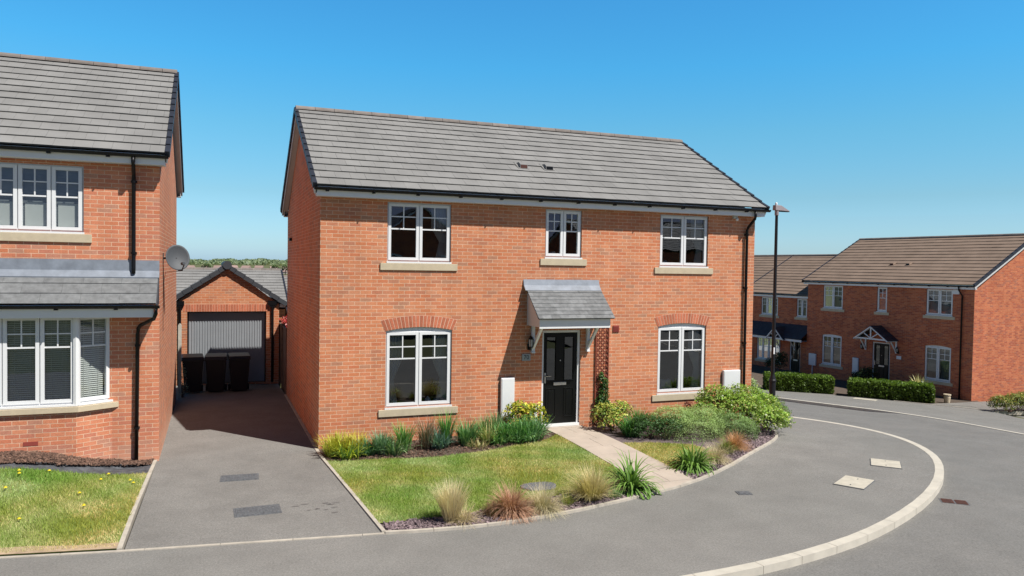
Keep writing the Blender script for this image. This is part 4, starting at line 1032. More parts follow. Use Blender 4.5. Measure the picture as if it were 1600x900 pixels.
cover('stopcock_cover', 6.21, -5.13, .17, .13, -.3, M['iron'], 'small dark stopcock cover in the pavement', 'cover', frame=M['iron'])
cover('access_cover', 24.3, 9.6, .9, .6, -1.0, M['cream_cover'], 'cream cover plate in the far pavement by the hedge gap', 'cover plate')
lc = MB(); pts = [(3.08+.31*math.cos(a)*(1+.08*math.sin(3*a)), -3.86+.24*math.sin(a)*(1+.1*math.cos(2*a))) for a in np.linspace(0, 2*math.pi, 15)[:-1]]
lc.prism([(x, y, .03) for x, y in pts], (0, 0, .035)); tag(lc.build('stepping_stone', plain('grey_slate_slab', (.17, .175, .185), .8, var=.25, vs=25, bmp=.5), bevel=.012), 'irregular grey slate slab set in the lawn', 'stone slab')
GS = .72
gl = tag(empty('road_gully', (9.50, -6.36, h(9.50, -6.36)-.095), -.70), 'rust brown road gully grate beside the kerb corner', 'gully')
MB().box(-.27, .27, -.16, .16, -.03, .0).build('frame', M['iron'], gl)
for s in (-1, 1):
    m = MB(); m.box(s*.13-.115, s*.13+.115, -.14, .14, -.02, .003)
    for k in range(5): m.box(s*.13-.1, s*.13+.1, -.12+k*.055, -.09+k*.055, .003, .010)
    m.build('grate', M['rust'], gl)

gl.scale = (.78, .78, 1)

# ================================================================== vegetation helpers
def inpoly(P, poly):
    x, y = P[:, 0], P[:, 1]; ins = np.zeros(len(P), bool); n = len(poly)
    for i in range(n):
        x1, y1 = poly[i]; x2, y2 = poly[(i+1) % n]
        c = ((y1 > y) != (y2 > y)) & (x < (x2-x1)*(y-y1)/((y2-y1) if y2 != y1 else 1e-9)+x1); ins ^= c
    return ins
def scatter(poly, n):
    a = np.array(poly); lo, hi = a.min(0), a.max(0); out = np.zeros((0, 2))
    while len(out) < n:
        P = rng.uniform(lo, hi, (n*2, 2)); out = np.vstack([out, P[inpoly(P, poly)]])
    return out[:n]
def vnoise(P, s, seed=0):
    v = np.zeros(len(P))
    for k in range(4):
        r = np.random.default_rng(seed+k); a = r.uniform(-1, 1, (2, P.shape[1]))*s*(1.7**k); ph = r.uniform(0, 6.28, 2)
        v += np.sin(P@a[0]+ph[0])*np.sin(P@a[1]+ph[1])/(1.4**k)
    return v
hv = np.vectorize(h)
def turf(poly, dens, seed, cg=(.31, .42, .065), cs=(.90, .76, .38), label='short mown grass', strawbias=0.0, hgt=.045, border=None):
    a = np.array(poly); area = abs(np.sum(a[:, 0]*np.roll(a[:, 1], -1)-np.roll(a[:, 0], -1)*a[:, 1]))/2
    P = scatter(poly, int(area*dens)); n = len(P); z = hv(P[:, 0], P[:, 1])+.018
    s = 1/(1+np.exp(-(vnoise(P, 3.2, seed)*2.0-.9+strawbias+(border(P) if border else 0)+rng.normal(0, 1.25, n))))
    ang = rng.uniform(0, 6.28, n); H = hgt*rng.uniform(.5, 1.3, n)*(1-.35*s); w = rng.uniform(.003, .006, n); lean = rng.uniform(0, .9, n)*H; la = rng.uniform(0, 6.28, n)
    b = np.c_[P, z]; d = np.c_[np.cos(ang)*w, np.sin(ang)*w, np.zeros(n)]
    tip = b+np.c_[np.cos(la)*lean, np.sin(la)*lean, H]
    V = np.stack([b-d, b+d, tip], 1).reshape(-1, 3); F = np.arange(n*3).reshape(-1, 3)
    c = np.array(cg)*(1-s[:, None])+np.array(cs)*s[:, None]; c *= rng.uniform(.7, 1.35, (n, 1))
    c[:, 0] *= (1+.25*np.clip(vnoise(P, 1.5, seed+9), -1, 1))
    o = fast_mesh('grass', V, F, np.repeat(c, 3, 0), M['blade']); o['kind'] = 'stuff'; tag(o, label, 'grass'); return o
turf(lawn_l, 4200, 3, label='mown front lawn beside the slab path', strawbias=-.55, border=lambda P: 1.9*np.exp(-np.abs(P[:, 0]-(.02-.057*(P[:, 1]+1)))/.25)+1.3*np.exp(-np.abs(4.88-P[:, 0])/.3)+1.0*np.exp(-np.abs(P[:, 1]+1.25)/.15))
turf(lawn_s, 4200, 8, label='small grass patch right of the path', strawbias=.2)
turf([(-7.5, -3.85)]+[p for p in lawn_n if p[0] > -6]+[(-7.5, -1.35)] if False else [(-7.5, -4.0), (-7.5, -1.35), (-5.06, -1.34), (-4.2, -1.2), (-3.4, -.95), (-2.99, -.9), (-3.03, -2.7), (-3.10, -4.56), (-4.38, -4.35)], 4200, 21, label='grass of the neighbouring lawn left of the driveway', hgt=.055, strawbias=-.6,
     border=lambda P: 3.2*np.exp(-np.abs(P[:, 1]+4.35-(-.16)*(P[:, 0]+4))/.3)+1.5*np.exp(-np.abs(-3.05-P[:, 0])/.25)+2.5*np.exp(-(((P[:, 0]+4.5)/.35)**2+((P[:, 1]+2.0)/.2)**2)))

def chips(name, poly, n, size, mat, label, zo=.012, flat=.5, heap=None):
    P = scatter(poly, n); V = []; F = []; T = []
    z = hv(P[:, 0], P[:, 1])+zo+(heap(P) if heap else 0)
    mb = MB()
    for (x, y), zz in zip(P, z):
        s = size*random.uniform(.5, 1.3); a = random.uniform(0, 6.28); l = s; w = s*random.uniform(.3, .7); t = s*random.uniform(.12, .3); tx, ty = random.uniform(-flat, flat), random.uniform(-flat, flat)
        c, s_ = math.cos(a), math.sin(a); zz += random.uniform(0, size*.5)
        pts = []
        for (u, v, q) in ((-l, -w*.6, 0), (l*.8, -w, 0), (l, w*.7, 0), (-l*.7, w, 0), (-l*.9, -w*.5, t), (l*.7, -w*.8, t), (l*.9, w*.6, t), (-l*.6, w*.9, t)):
            pts.append((x+u*.5*c-v*.5*s_, y+u*.5*s_+v*.5*c, zz+q+u*.5*tx+v*.5*ty))
        mb.add(pts, [(4, 5, 6, 7), (0, 1, 5, 4), (1, 2, 6, 5), (2, 3, 7, 6), (3, 0, 4, 7)], random.uniform(.55, 1.6))
    o = mb.build(name, mat, recalc=False); o['kind'] = 'stuff'; tag(o, label, 'chippings'); return o
fb = [(.3, -4.74), (.3, -5.07), (.66, -5.14), (1.64, -5.24), (2.91, -5.11), (4.45, -4.73), (4.86, -4.60), (4.86, -3.7), (4.45, -4.12), (3.87, -4.36), (3.1, -4.37), (2.19, -4.65), (1.46, -4.73)]
chips('slate_chippings', fb, 5200, .045, M['chip'], 'plum slate chippings along the front bed')
chips('slate_chippings', [(5.8, -3.75), (5.8, -4.32), (6.9, -3.72), (7.9, -3.07), (8.96, -2.35), (9.75, -1.7), (10.4, -.98), (10.9, -.1), (10.5, -.1), (9.5, -1.2), (8.2, -2.2), (7.35, -2.6), (6.85, -2.97), (6.35, -3.32)], 5200, .045, M['chip'], 'plum slate chippings in the curved bed right of the path')
mh = lambda P: .07*np.exp(-((P[:, 0]+4.45)/.5)**2-((P[:, 1]+.75)/.3)**2)+.03*np.exp(-((P[:, 1]+.35)/.3)**2)
chips('bark_mulch', [(-6, -.9), (-6, -.3), (-4.1, -.32), (-3.6, .0), (-2.97, .0), (-2.98, -.35), (-3.5, -.4), (-3.9, -.65), (-4.3, -.95), (-4.9, -1.0)], 4500, .05, M['bark'], 'brown bark mulch heaped against the bay', heap=mh)
chips('bed_debris', [(.05, -.05), (.05, -1.0), (1.04, -1.24), (1.96, -1.5), (3.0, -1.45), (4.39, -1.07), (4.85, -.64), (4.85, -.05)], 2500, .04, M['bark'], 'loose brown debris in the bed below the windows')

def leafcloud(name, lobes, n, size, col, mat=None, parent=None, loc=(0, 0, 0), aspect=.5, inner=.35, bright=1.0, droop=0, zmin=0.0, colvar=.25, col2=None, f2=.0, upb=.5, tipcol=None):
    """leaves spread through the outer volume of overlapping lobes"""
    L_ = np.array(lobes, float); area = (L_[:, 3]*L_[:, 4]+L_[:, 4]*L_[:, 5]+L_[:, 3]*L_[:, 5]); idx = rng.choice(len(L_), n, p=area/area.sum())
    d = rng.normal(size=(n, 3)); d /= np.linalg.norm(d, axis=1)[:, None]; d[:, 2] = np.where(d[:, 2] < -.35, -d[:, 2], d[:, 2])
    lump = 1+.16*vnoise(d*2+L_[idx, :3]*3, 2.5, 5)
    r = np.where(rng.random(n) < inner, rng.uniform(.35, .85, n), rng.uniform(.85, 1.08, n))*lump
    P = L_[idx, :3]+d*L_[idx, 3:6]*r[:, None]
    ok = P[:, 2] > zmin
    for k in range(len(L_)):
        q = np.linalg.norm((P-L_[k, :3])/L_[k, 3:6], axis=1); ok &= ~((q < .62) & (idx != k))
    P, d, r = P[ok], d[ok], r[ok]; n = len(P)
    nr = d*.9+rng.normal(size=(n, 3))*.75+np.array([0, 0, upb]); nr /= np.linalg.norm(nr, axis=1)[:, None]
    t = np.cross(nr, rng.normal(size=(n, 3))); t /= np.linalg.norm(t, axis=1)[:, None]; b = np.cross(nr, t); s = size*rng.uniform(.6, 1.35, n)[:, None]
    base = P-t*s*.5; tip = P+t*s*.5-np.array([0, 0, 1])*s*droop; l1 = P+b*s*aspect*.5+nr*s*.08; l2 = P-b*s*aspect*.5+nr*s*.08
    V = np.stack([base, l1, tip, l2], 1).reshape(-1, 3); F = np.arange(n*4).reshape(-1, 4)
    c = np.tile(np.array(col, float), (n, 1))
    if col2 is not None: m = rng.random(n) < f2; c[m] = col2
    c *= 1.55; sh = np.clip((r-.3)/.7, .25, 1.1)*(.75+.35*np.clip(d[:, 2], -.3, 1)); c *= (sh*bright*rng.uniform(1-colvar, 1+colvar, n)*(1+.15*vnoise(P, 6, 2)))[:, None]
    if tipcol is not None:
        m = (d[:, 2] > .2) & (r > .9) & (rng.random(n) < .6); c[m] = np.array(tipcol)*rng.uniform(.8, 1.2, (m.sum(), 1))
    return fast_mesh(name, V, F, np.repeat(c, 4, 0), mat or M['leaf'], parent)

def blades(name, n, base_r, ln, spread, width, col, col2=None, f2=.3, seg=5, parent=None, curve=1.0, mat=None, bias=(0, 0), tipc=None, fold=0, upr=0, rough=.12, taper=True):
    """arching strap leaves / grass blades from a tuft"""
    a = rng.uniform(0, 2*math.pi, n); el = rng.uniform(0, 1, n)**.8*spread+upr; l = ln*rng.uniform(.6, 1.15, n)
    base = np.c_[np.cos(a+rng.normal(0, .8, n))*rng.uniform(0, 1, n)*base_r, np.sin(a+rng.normal(0, .8, n))*rng.uniform(0, 1, n)*base_r, np.zeros(n)]
    out = np.c_[np.cos(a)+bias[0], np.sin(a)+bias[1]]; sd = np.c_[-np.sin(a), np.cos(a), np.zeros(n)]
    rows = []; x = np.zeros(n); z = np.zeros(n); th = el.copy()
    for k in range(seg+1):
        t = k/seg; w = width*(1-t**2.2)*(.55+.9*min(t*3, 1)*.5)*rng.uniform(.95, 1.05, n) if taper else width*np.ones(n)*(1-.9*t)
        c = base+np.c_[out*x[:, None], z]+rng.normal(0, rough*.02, (n, 3))
        rows.append(np.stack([c-sd*w[:, None], c+sd*w[:, None]], 1))
        dl = l/seg; x = x+np.sin(th)*dl; z = z+np.cos(th)*dl; th = th+curve*(.25+.9*el)*(1.1/seg)*(1+t)
    V = np.stack(rows, 1)
    V[..., 2] = np.maximum(V[..., 2], .004)
    idx = np.arange(n)[:, None]*(seg+1)*2; F = []
    for k in range(seg): F.append(np.c_[idx+2*k, idx+2*k+1, idx+2*k+3, idx+2*k+2])
    F = np.vstack(F); c = np.tile(np.array(col, float), (n, 1))
    if col2 is not None: m = rng.random(n) < f2; c[m] = col2
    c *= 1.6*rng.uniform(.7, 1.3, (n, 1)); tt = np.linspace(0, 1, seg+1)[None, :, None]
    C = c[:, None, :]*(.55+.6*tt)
    if tipc is not None: C = C*(1-tt**1.5)+1.25*np.array(tipc)[None, None]*tt**1.5*rng.uniform(.8, 1.2, (n, 1, 1))
    C = np.repeat(C[:, :, None, :], 2, 2).reshape(-1, 3)
    return fast_mesh(name, V.reshape(-1, 3), F, C, mat or M['blade'], parent)
def plant(o, x, y, label, cat, group=None, rz=None, dz=0):
    o.location = (x, y, h(x, y)+dz)
    if rz is not None: o.rotation_euler.z = rz
    return tag(o, label, cat, group)

# front slate bed, left to right
G1 = 'ornamental grasses in the front slate bed'
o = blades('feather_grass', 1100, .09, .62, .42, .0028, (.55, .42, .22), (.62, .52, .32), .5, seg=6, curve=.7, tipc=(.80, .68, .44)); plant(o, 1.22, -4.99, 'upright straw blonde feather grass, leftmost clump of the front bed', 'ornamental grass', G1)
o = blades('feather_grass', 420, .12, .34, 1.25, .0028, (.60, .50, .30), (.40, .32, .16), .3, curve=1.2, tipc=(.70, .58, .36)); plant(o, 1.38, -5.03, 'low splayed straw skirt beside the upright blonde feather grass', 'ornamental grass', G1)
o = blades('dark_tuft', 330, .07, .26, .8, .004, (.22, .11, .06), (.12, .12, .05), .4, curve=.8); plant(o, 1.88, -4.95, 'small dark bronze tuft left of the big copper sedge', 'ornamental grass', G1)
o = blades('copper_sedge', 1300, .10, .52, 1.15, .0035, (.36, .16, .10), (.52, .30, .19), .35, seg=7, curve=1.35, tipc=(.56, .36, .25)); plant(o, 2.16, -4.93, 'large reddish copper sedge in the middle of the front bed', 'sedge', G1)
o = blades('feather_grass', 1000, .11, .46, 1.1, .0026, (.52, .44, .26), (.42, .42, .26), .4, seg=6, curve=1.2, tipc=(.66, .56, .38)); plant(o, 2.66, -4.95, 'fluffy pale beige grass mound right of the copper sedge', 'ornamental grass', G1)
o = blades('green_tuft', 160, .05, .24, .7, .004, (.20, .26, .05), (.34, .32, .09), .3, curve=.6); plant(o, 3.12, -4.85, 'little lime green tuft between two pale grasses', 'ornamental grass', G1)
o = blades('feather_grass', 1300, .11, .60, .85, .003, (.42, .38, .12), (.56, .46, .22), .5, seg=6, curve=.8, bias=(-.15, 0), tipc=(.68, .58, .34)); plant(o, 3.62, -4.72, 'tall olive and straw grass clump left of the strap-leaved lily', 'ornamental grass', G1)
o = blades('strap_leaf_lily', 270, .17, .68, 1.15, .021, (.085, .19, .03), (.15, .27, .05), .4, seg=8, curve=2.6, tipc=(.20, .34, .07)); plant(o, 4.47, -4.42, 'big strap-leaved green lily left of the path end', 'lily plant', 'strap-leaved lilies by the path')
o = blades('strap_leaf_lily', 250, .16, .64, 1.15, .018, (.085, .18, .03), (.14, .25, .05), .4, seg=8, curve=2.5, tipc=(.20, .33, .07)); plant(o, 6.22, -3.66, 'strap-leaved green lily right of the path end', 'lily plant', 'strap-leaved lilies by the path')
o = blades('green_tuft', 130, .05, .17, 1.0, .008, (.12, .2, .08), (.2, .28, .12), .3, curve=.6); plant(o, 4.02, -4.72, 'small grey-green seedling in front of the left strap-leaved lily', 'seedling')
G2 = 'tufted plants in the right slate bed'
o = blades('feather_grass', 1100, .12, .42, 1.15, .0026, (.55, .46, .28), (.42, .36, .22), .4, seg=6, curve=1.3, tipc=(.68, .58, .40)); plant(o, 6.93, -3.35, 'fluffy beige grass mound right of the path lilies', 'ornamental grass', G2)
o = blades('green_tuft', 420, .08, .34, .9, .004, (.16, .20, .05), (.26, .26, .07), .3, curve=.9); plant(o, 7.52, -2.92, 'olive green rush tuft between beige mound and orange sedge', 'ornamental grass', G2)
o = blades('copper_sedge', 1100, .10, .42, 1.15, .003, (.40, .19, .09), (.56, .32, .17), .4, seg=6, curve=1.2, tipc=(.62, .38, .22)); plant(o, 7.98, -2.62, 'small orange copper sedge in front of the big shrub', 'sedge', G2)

# bed under the left windows
GB = 'bulb clumps under the front windows'
def clump(x, y, n, ln, w, c1, c2, lab, sp=.45, br=.16, f2=.3, cv=.7, tip=None, nm='bulb_clump'):
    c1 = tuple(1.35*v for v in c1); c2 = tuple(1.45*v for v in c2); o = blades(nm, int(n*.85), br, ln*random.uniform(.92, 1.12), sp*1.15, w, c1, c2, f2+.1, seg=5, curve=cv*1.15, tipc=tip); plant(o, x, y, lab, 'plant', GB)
G_, Y_, B_ = (.07, .16, .04), (.30, .34, .04), (.09, .17, .10)
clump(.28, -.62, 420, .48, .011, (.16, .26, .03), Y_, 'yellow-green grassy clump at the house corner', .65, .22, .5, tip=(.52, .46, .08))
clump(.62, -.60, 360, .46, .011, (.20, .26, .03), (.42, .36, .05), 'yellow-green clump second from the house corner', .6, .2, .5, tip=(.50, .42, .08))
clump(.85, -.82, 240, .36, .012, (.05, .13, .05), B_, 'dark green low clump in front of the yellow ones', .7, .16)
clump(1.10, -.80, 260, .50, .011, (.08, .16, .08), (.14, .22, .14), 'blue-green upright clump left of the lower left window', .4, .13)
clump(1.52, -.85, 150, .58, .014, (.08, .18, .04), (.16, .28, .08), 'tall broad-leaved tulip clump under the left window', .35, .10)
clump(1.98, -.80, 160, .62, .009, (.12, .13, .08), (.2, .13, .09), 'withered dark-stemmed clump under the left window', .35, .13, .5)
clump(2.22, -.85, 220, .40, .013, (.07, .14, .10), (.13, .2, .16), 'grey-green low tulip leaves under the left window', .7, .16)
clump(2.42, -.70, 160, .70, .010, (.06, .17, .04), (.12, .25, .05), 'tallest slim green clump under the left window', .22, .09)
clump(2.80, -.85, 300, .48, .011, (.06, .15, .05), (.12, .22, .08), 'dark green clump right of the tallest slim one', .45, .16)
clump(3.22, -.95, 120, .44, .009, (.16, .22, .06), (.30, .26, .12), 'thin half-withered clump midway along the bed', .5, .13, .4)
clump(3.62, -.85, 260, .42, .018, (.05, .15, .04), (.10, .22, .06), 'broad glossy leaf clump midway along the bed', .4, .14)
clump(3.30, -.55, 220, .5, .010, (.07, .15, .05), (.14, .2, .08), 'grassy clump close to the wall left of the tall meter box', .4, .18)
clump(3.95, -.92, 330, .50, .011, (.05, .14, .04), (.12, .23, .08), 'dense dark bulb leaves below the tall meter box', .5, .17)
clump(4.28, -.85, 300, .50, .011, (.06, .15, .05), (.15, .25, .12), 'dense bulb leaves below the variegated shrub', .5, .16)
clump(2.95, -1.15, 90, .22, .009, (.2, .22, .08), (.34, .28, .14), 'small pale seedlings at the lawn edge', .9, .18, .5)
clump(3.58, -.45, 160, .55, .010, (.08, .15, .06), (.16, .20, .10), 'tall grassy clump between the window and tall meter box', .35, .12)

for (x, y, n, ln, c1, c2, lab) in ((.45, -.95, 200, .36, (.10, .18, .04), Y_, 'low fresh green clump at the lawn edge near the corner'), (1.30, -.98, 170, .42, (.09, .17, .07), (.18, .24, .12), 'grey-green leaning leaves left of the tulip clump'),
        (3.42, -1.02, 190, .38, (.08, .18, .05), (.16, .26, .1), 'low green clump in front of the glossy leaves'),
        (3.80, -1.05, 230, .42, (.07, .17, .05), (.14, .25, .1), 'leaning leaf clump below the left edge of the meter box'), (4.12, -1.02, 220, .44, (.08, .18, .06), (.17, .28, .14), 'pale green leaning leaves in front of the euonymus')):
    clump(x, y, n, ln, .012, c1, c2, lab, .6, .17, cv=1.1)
def shrub(name, x, y, lobes, n, size, col, label, cat='shrub', stems=True, flowers=None, **kw):
    t = tag(empty(name, (x, y, h(x, y))), label, cat)
    leafcloud('foliage', lobes, n, size, col, parent=t, **kw)
    if stems:
        m = MB()
        for k in range(7):
            a = k*.9; l = lobes[k % len(lobes)]; m.tube([(random.uniform(-.05, .05), random.uniform(-.05, .05), -.02), (l[0]*.5+.05*math.cos(a), l[1]*.5+.05*math.sin(a), l[2]*.6), (l[0]+.1*math.cos(a), l[1]+.1*math.sin(a), l[2]+l[5]*.3)], [.014, .010, .005], 5)
        m.build('stems', M['bark'], t)
    if flowers:
        nf, fc, fs_ = flowers; leafcloud('flowers', lobes, nf, fs_, fc, parent=t, inner=0, aspect=.9, upb=1.2, colvar=.1)['kind'] = 'stuff'
    return t
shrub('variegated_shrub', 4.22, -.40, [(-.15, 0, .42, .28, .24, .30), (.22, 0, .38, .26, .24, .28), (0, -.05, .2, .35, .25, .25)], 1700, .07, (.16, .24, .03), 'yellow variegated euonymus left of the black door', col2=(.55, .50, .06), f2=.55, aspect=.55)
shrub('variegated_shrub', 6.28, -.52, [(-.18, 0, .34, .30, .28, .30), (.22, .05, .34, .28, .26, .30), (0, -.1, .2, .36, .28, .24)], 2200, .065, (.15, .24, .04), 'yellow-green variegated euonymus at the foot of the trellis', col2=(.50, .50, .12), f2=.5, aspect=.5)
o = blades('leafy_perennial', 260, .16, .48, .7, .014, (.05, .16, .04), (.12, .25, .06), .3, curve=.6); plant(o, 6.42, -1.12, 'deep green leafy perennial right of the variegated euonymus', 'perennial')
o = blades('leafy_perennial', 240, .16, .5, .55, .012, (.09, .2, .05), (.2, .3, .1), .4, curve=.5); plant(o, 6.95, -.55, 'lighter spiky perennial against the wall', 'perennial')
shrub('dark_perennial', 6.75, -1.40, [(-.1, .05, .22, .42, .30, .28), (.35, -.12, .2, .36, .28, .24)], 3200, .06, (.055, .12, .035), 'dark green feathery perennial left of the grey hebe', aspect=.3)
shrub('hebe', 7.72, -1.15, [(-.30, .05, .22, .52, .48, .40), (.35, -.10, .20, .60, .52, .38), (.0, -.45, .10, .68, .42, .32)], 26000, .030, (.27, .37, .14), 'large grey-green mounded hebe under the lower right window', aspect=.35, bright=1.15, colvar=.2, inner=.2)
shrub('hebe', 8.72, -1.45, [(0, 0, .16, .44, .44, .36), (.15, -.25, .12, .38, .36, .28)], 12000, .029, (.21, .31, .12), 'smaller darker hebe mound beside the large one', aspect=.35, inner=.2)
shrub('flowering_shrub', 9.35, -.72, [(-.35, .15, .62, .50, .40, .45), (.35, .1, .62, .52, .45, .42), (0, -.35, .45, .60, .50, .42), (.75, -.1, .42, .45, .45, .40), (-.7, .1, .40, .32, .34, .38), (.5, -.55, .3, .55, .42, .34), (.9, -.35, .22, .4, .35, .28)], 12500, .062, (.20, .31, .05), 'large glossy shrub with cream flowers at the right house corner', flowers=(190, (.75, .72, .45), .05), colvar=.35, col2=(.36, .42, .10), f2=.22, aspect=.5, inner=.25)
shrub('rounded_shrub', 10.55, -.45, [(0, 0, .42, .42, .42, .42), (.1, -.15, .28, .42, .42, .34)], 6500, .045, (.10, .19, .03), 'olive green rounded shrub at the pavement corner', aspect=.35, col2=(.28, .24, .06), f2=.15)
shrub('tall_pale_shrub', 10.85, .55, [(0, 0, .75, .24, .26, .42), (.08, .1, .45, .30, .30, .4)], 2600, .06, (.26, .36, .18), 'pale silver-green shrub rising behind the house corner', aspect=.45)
shrub('red_leaved_shrub', 8.42, -.28, [(0, 0, .35, .12, .10, .28), (.05, 0, .15, .14, .1, .18)], 260, .06, (.12, .025, .02), 'thin dark red stemmed plant against the wall', aspect=.4)
o = leafcloud('foliage', [(0, 0, .35, .17, .07, .45), (.03, 0, .80, .11, .05, .30), (-.04, 0, 1.08, .07, .04, .16)], 1150, .055, (.07, .15, .04), colvar=.35); o.name = 'climbing_plant'; o.location = (6.27, -.10, .1); tag(o, 'dark green climber growing up the red-brown trellis', 'climber')

# dandelions in the neighbour's lawn
dl = [(-4.76, -1.55), (-4.38, -1.39), (-4.73, -1.69), (-3.57, -1.11), (-3.64, -1.47), (-3.21, -1.49), (-3.15, -1.61), (-4.78, -2.3), (-3.83, -2.27), (-3.69, -2.86), (-4.4, -3.33)]
yel = plain('dandelion_yellow', (.85, .68, .02), .7, var=.1); stm = plain('dandelion_stem', (.25, .30, .08), .7)
dlab = ['dandelion near the membrane, left of the bare patch', 'dandelion at the lawn top above the bare patch', 'low dandelion just below the one left of the bare patch', 'dandelion nearest the downpipe foot', 'dandelion below and left of the one by the downpipe', 'left bloom of the pair by the driveway edging', 'right bloom of the pair by the driveway edging', 'dandelion cut by the left picture edge', 'dandelion in the middle of the neighbouring lawn', 'largest dandelion, front centre of the neighbouring lawn', 'faint dandelion nearest the pavement']
dp = None
for (x, y), lb in zip(dl, dlab):
    if dp is None:
        dp = empty('dandelion', (0, 0, 0)); m = MB()
        for k in range(3): m.lathe([(.026-.007*k, .066+.004*k), (.012, .078+.003*k), (0, .08+.003*k)], n=12)
        m.build('flower_head', yel, dp); MB().tube([(0, 0, 0), (.003, .002, .04), (0, 0, .068)], .003, 6).build('stem', stm, dp); t = dp
    else: t = copy_tree(dp)
    t.location = (x, y, h(x, y)+.01); t.scale = (1, 1, random.uniform(.8, 1.1)); tag(t, lb, 'dandelion', 'dandelions in the neighbouring lawn')

# far hedges and planting
def hedge(a, b, wd, ht, n, label, zb=.04):
    a, b = Vector(a), Vector(b); d = (b-a); Ln = d.length; c = (a+b)/2; ang = math.atan2(d.y, d.x); z0 = h(*c)
    t = tag(empty('box_hedge', (c.x, c.y, z0), ang), label, 'hedge', 'clipped hedges in front of the far houses')
    slope = (h(*b)-h(*a))/Ln
    f = rng.integers(0, 100, n); P = np.c_[rng.uniform(-Ln/2, Ln/2, n), rng.uniform(-wd/2, wd/2, n), rng.uniform(zb, ht, n)]
    m = f < 40; P[m, 2] = ht; m2 = (f >= 40) & (f < 70); P[m2, 1] = -wd/2; m3 = (f >= 70) & (f < 85); P[m3, 1] = wd/2; m4 = (f >= 85) & (f < 92); P[m4, 0] = Ln/2; m5 = (f >= 92); P[m5, 0] = -Ln/2
    P += vnoise(P, 4, 3)[:, None]*.03+rng.normal(0, .022, (n, 3)); top = np.clip(P[:, 2]/ht, 0, 1); P[:, 2] += P[:, 0]*slope
    nr = rng.normal(size=(n, 3)); nr[:, 2] += .6; nr /= np.linalg.norm(nr, axis=1)[:, None]; tt = np.cross(nr, rng.normal(size=(n, 3))); tt /= np.linalg.norm(tt, axis=1)[:, None]; bb = np.cross(nr, tt); s = .055*rng.uniform(.6, 1.4, n)[:, None]
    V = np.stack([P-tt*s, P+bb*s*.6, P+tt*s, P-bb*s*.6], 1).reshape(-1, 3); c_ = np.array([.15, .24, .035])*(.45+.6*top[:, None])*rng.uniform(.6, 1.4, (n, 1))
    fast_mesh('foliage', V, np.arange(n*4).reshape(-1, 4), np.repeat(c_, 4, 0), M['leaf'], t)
    core = MB(); e = .07
    core.add([(-Ln/2+e, -wd/2+e, .0-(Ln/2)*slope), (Ln/2-e, -wd/2+e, (Ln/2)*slope), (Ln/2-e, wd/2-e, (Ln/2)*slope), (-Ln/2+e, wd/2-e, -(Ln/2)*slope), (-Ln/2+e, -wd/2+e, ht-e-(Ln/2)*slope), (Ln/2-e, -wd/2+e, ht-e+(Ln/2)*slope), (Ln/2-e, wd/2-e, ht-e+(Ln/2)*slope), (-Ln/2+e, wd/2-e, ht-e-(Ln/2)*slope)], [(0, 3, 2, 1), (4, 5, 6, 7), (0, 1, 5, 4), (1, 2, 6, 5), (2, 3, 7, 6), (3, 0, 4, 7)])
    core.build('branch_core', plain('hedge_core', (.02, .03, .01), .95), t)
    return t
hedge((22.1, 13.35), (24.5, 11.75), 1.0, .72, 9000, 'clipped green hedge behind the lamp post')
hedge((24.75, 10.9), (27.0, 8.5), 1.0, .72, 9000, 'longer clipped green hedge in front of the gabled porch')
shrub('low_bush', 27.9, 5.75, [(-.5, .05, .3, .45, .4, .38), (.3, 0, .32, .5, .4, .42), (1.1, 0, .34, .5, .4, .42), (1.8, 0, .34, .5, .4, .42)], 5500, .075, (.17, .21, .05), 'rounded olive green bush at the right picture edge', col2=(.36, .30, .09), f2=.25)
yu = blades('yucca', 110, .10, .85, .95, .022, (.36, .36, .10), (.56, .50, .22), .5, seg=4, curve=.35, mat=M['leaf'], tipc=(.60, .56, .30)); plant(yu, 27.7, 9.75, 'spiky yellow-striped yucca behind the longer hedge', 'yucca', dz=.25)
bd = tag(empty('boulder', (27.25, 9.95, h(27.25, 9.95)+.40)), 'pale flat-topped boulder beside the yucca', 'boulder'); bb_ = MB(); bb_.lathe([(.0, -.42), (.38, -.4), (.45, .0), (.38, .2), (.2, .27), (0, .29)], n=14); bb_.v = [(x*(1+.1*math.sin(5*x+y)), y*.7*(1+.1*math.cos(4*x)), z) for x, y, z in bb_.v]; bb_.build('stone', M['concrete'], bd, smooth=True)
pt_ = tag(MB().lathe([(0, 0), (.14, 0), (.17, .30), (.15, .38), (.19, .40), (.19, .46), (.13, .46), (0, .42)], n=14).build('stone_planter', M['stone']), 'buff stone planter at the end of the longer hedge', 'planter'); pt_.location = (27.6, 8.3, h(27.5, 8.25)); pt_.scale = (.8, .8, .8)
shrub('dark_shrub', 27.3, 12.35, [(0, 0, .55, .45, .45, .55), (.1, .5, .4, .4, .5, .45)], 2200, .09, (.035, .06, .02), 'dark shrub beside the far gabled porch door')
shrub('dark_shrub', 27.2, 18.3, [(0, 0, .6, .4, .4, .6), (0, .7, .4, .35, .4, .4)], 1800, .09, (.04, .07, .025), 'dark shrub between the far door and white meter box')
shrub('red_shrub', .62, 13.0, [(0, 0, 1.35, .5, .5, .75), (.1, -.2, .9, .45, .45, .6)], 2600, .10, (.40, .05, .05), 'bright red-leaved shrub behind the timber fence', col2=(.62, .28, .28), f2=.25)
shrub('straggly_weed', -2.72, 7.35, [(0, 0, .45, .09, .10, .42), (.03, -.05, .2, .12, .12, .2)], 420, .05, (.42, .40, .30), 'straggly pale weed by the bins', aspect=.25)

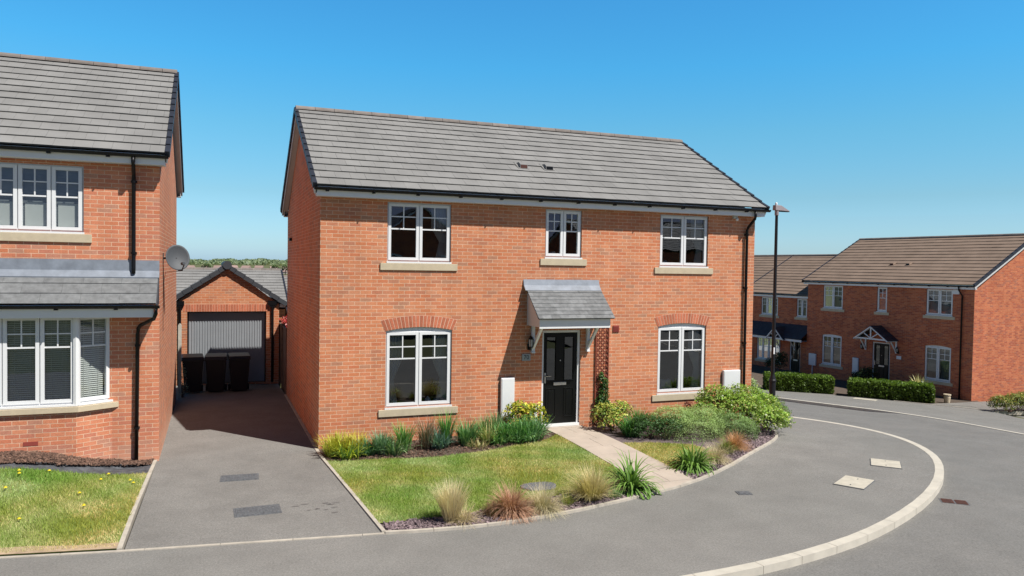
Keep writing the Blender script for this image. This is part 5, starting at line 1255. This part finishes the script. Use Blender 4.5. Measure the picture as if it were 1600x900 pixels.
# oil stains on the driveway
def stain(cx, cy, n, r, s, label):
    m = MB()
    for k in range(n):
        x, y = cx+random.gauss(0, r[0]), cy+random.gauss(0, r[1]); a, b = s*random.uniform(.5, 1.4), s*random.uniform(.3, .6); p = []
        for i in range(10):
            t = i*.628; q = random.uniform(.8, 1.1); p.append((x+a*q*math.cos(t), y+b*q*math.sin(t), h(x, y)+.0075))
        m.poly(p)
    o = m.build('stain', plain('oil_stain', (.17, .155, .145), .8, var=.2), recalc=False); o['kind'] = 'structure'; o['label'] = label
stain(-.42, -3.70, 11, (.14, .16), .045, 'dark tyre and oil specks near the lawn edge'); stain(-.72, -3.5, 2, (.05, .03), .055, 'dark oil spot on the driveway')

# ================================================================== distant hill, wood and town
def hz(x, y): return -10+14*ss(650, 1150, y)+1.2*math.sin(x*.02)*ss(900, 1100, y)
def hills():
    mb = MB(); xs = np.linspace(-900, 1100, 61); ys = np.linspace(640, 1800, 24)
    vs = [(x, y, hz(x, y)+(y-640)*.001) for y in ys for x in xs]
    n = len(xs); mb.add(vs, [(j*n+i, j*n+i+1, (j+1)*n+i+1, (j+1)*n+i) for j in range(len(ys)-1) for i in range(n-1)]); o = mb.build('hills', M['field'], recalc=False); o['kind'] = 'structure'
hills()
def wood():
    n = 8000; P = np.c_[rng.uniform(-120, 190, n), rng.uniform(985, 1180, n)]
    z = np.array([hz(x, y) for x, y in P]); C = np.c_[P, z+rng.uniform(0, 4.0, n)+.9*np.sin(P[:, 0]*.13)+.6*np.sin(P[:, 0]*.31+1)]
    nr = rng.normal(size=(n, 3)); nr[:, 2] += .7; nr[:, 1] -= .5; nr /= np.linalg.norm(nr, axis=1)[:, None]; tt = np.cross(nr, rng.normal(size=(n, 3))); tt /= np.linalg.norm(tt, axis=1)[:, None]; b = np.cross(nr, tt); s = rng.uniform(1.0, 2.4, n)[:, None]
    V = np.stack([C-tt*s, C+b*s*.8, C+tt*s, C-b*s*.8], 1).reshape(-1, 3); c = np.array([.24, .29, .13])*rng.uniform(.7, 1.25, (n, 1))+np.array([.05, .07, .07])  # constant blue-grey offset paints distance haze into the leaf colour
    o = fast_mesh('wood', V, np.arange(n*4).reshape(-1, 4), np.repeat(c, 4, 0), M['leaf']); o['kind'] = 'stuff'; tag(o, 'hazy wood along the distant ridge', 'wood')
wood()
def far_town():
    wm = plain('far_wall_pale', (.52, .44, .40), .9, var=.3, vs=.02); rm = plain('far_roof_red', (.36, .25, .22), .9, var=.3, vs=.02)
    proto = None; r_ = random.Random(4)
    for i in range(18):
        if proto is None:
            proto = empty('distant_house', (0, 0, 0)); MB().box(-4, 4, -3.5, 3.5, -3, 4.2).build('wall', wm, proto)
            MB().prism([(-4.3, -4, 4.1), (-4.3, 4, 4.1), (-4.3, 0, 6.6)], (8.6, 0, 0)).build('roof', rm, proto); t = proto
        else: t = copy_tree(proto)
        row = i % 2; y = 780+row*70+r_.uniform(-12, 12); x = -42+(i//2)*13.5+row*6+r_.uniform(-2, 2)
        t.location = (x, y, -8.2+row*2.3+r_.uniform(-.5, .5)); t.rotation_euler.z = r_.uniform(-.5, .5)
        tag(t, 'tiny pale house with reddish roof in the distant town below the wood', 'house', 'distant town houses')
far_town()
for x, y, l in ((-7, 700, 'dark rounded tree in front of the distant town, left of the garage ridge'), (50, 700, 'dark tree right of the garage ridge in front of the distant town'), (58, 690, 'broad dark tree in front of the distant town near the main house wall')):
    t = tag(empty('distant_tree', (x, y, -8.5)), l, 'tree')
    leafcloud('crown', [(0, 0, 8, 3.2, 3.2, 3.0), (2.5, 0, 6.8, 2.4, 2.4, 2.4), (-2, 0, 6.5, 2.2, 2.2, 2.2)], 700, 1.1, (.09, .13, .05), parent=t)
    MB().tube([(0, 0, -2), (.2, 0, 7)], [.5, .25], 7).build('trunk', M['bark'], t)

# ================================================================== light, sky, camera
S = Vector((.44, -.58, 1)).normalized(); elev = math.asin(S.z); az = math.atan2(S.x, S.y)
sun = bpy.data.lights.new('sun', 'SUN'); sun.energy = 5.0; sun.angle = R(.5); sun.color = (1, .97, .92)
so = bpy.data.objects.new('sun', sun); COL.objects.link(so); so.rotation_euler = S.to_track_quat('Z', 'Y').to_euler(); so.location = (10, -15, 30)
wd = bpy.data.worlds.new('World'); scene.world = wd; wd.use_nodes = True; nt = wd.node_tree; nt.nodes.clear()
sk = nt.nodes.new('ShaderNodeTexSky'); sk.sky_type = 'NISHITA'; sk.sun_disc = False; sk.sun_elevation = elev; sk.sun_rotation = az; sk.altitude = 0; sk.air_density = 1.0; sk.dust_density = .6; sk.ozone_density = 2.0
hs = nt.nodes.new('ShaderNodeHueSaturation'); hs.inputs['Saturation'].default_value = 1.15; hs.inputs['Hue'].default_value = .49
bg = nt.nodes.new('ShaderNodeBackground'); bg.inputs[1].default_value = .12; wo = nt.nodes.new('ShaderNodeOutputWorld')
hs.inputs['Value'].default_value = 2.0
tc = nt.nodes.new('ShaderNodeTexCoord'); sx_ = nt.nodes.new('ShaderNodeSeparateXYZ'); nt.links.new(tc.outputs['Generated'], sx_.inputs[0])
# per-elevation tint of the Nishita sky: bluer than default haze, overhead and rear darkened to cut fill
tint = ramp(nt, sx_.outputs[2], [(0, (.36, .54, .86)), (.026, (.355, .515, .73)), (.09, (.33, .47, .55)), (.17, (.30, .55, .61)), (.25, (.23, .615, .74)), (.33, (.23, .62, .78)), (.42, (.13, .28, .41)), (.6, (.05, .10, .16)), (.9, (.03, .07, .11))])
tm = mixc(nt, 1.0, hs.outputs[0], tint, 'MULTIPLY')
mr = nt.nodes.new('ShaderNodeMapRange'); mr.inputs[1].default_value = -.1; mr.inputs[2].default_value = .5; mr.inputs[3].default_value = 0.0; mr.inputs[4].default_value = 1.0; nt.links.new(sx_.outputs[1], mr.inputs[0])
tm = mixc(nt, 1.0, tm, mixc(nt, mr.outputs[0], (.46, .335, .43), (1.0, 1.0, 1.0)), 'MULTIPLY')
nt.links.new(sk.outputs[0], hs.inputs['Color']); nt.links.new(tm, bg.inputs[0]); nt.links.new(bg.outputs[0], wo.inputs[0])

cam = bpy.data.cameras.new('camera'); co = bpy.data.objects.new('camera', cam); COL.objects.link(co); scene.camera = co
yaw, pitch, roll = .3741741, -.0273092, .0155169
f = Vector((math.sin(yaw)*math.cos(pitch), math.cos(yaw)*math.cos(pitch), math.sin(pitch))); r = Vector((math.cos(yaw), -math.sin(yaw), 0)); u = r.cross(f)
r2 = r*math.cos(roll)+u*math.sin(roll); u2 = -r*math.sin(roll)+u*math.cos(roll)
co.matrix_world = Matrix(((r2.x, u2.x, -f.x, -1.95837), (r2.y, u2.y, -f.y, -15.32723), (r2.z, u2.z, -f.z, 3.66936), (0, 0, 0, 1)))
cam.sensor_width = 36; cam.lens = 1190.49*36/1600; cam.clip_end = 6000; cam.clip_start = .05
scene.view_settings.view_transform = 'Standard'; scene.view_settings.look = 'None'; scene.view_settings.exposure = 0; scene.view_settings.gamma = 1
scene.render.resolution_x = 1024; scene.render.resolution_y = 576
scene.cycles.max_bounces = 8; scene.cycles.diffuse_bounces = 1; scene.cycles.transparent_max_bounces = 12
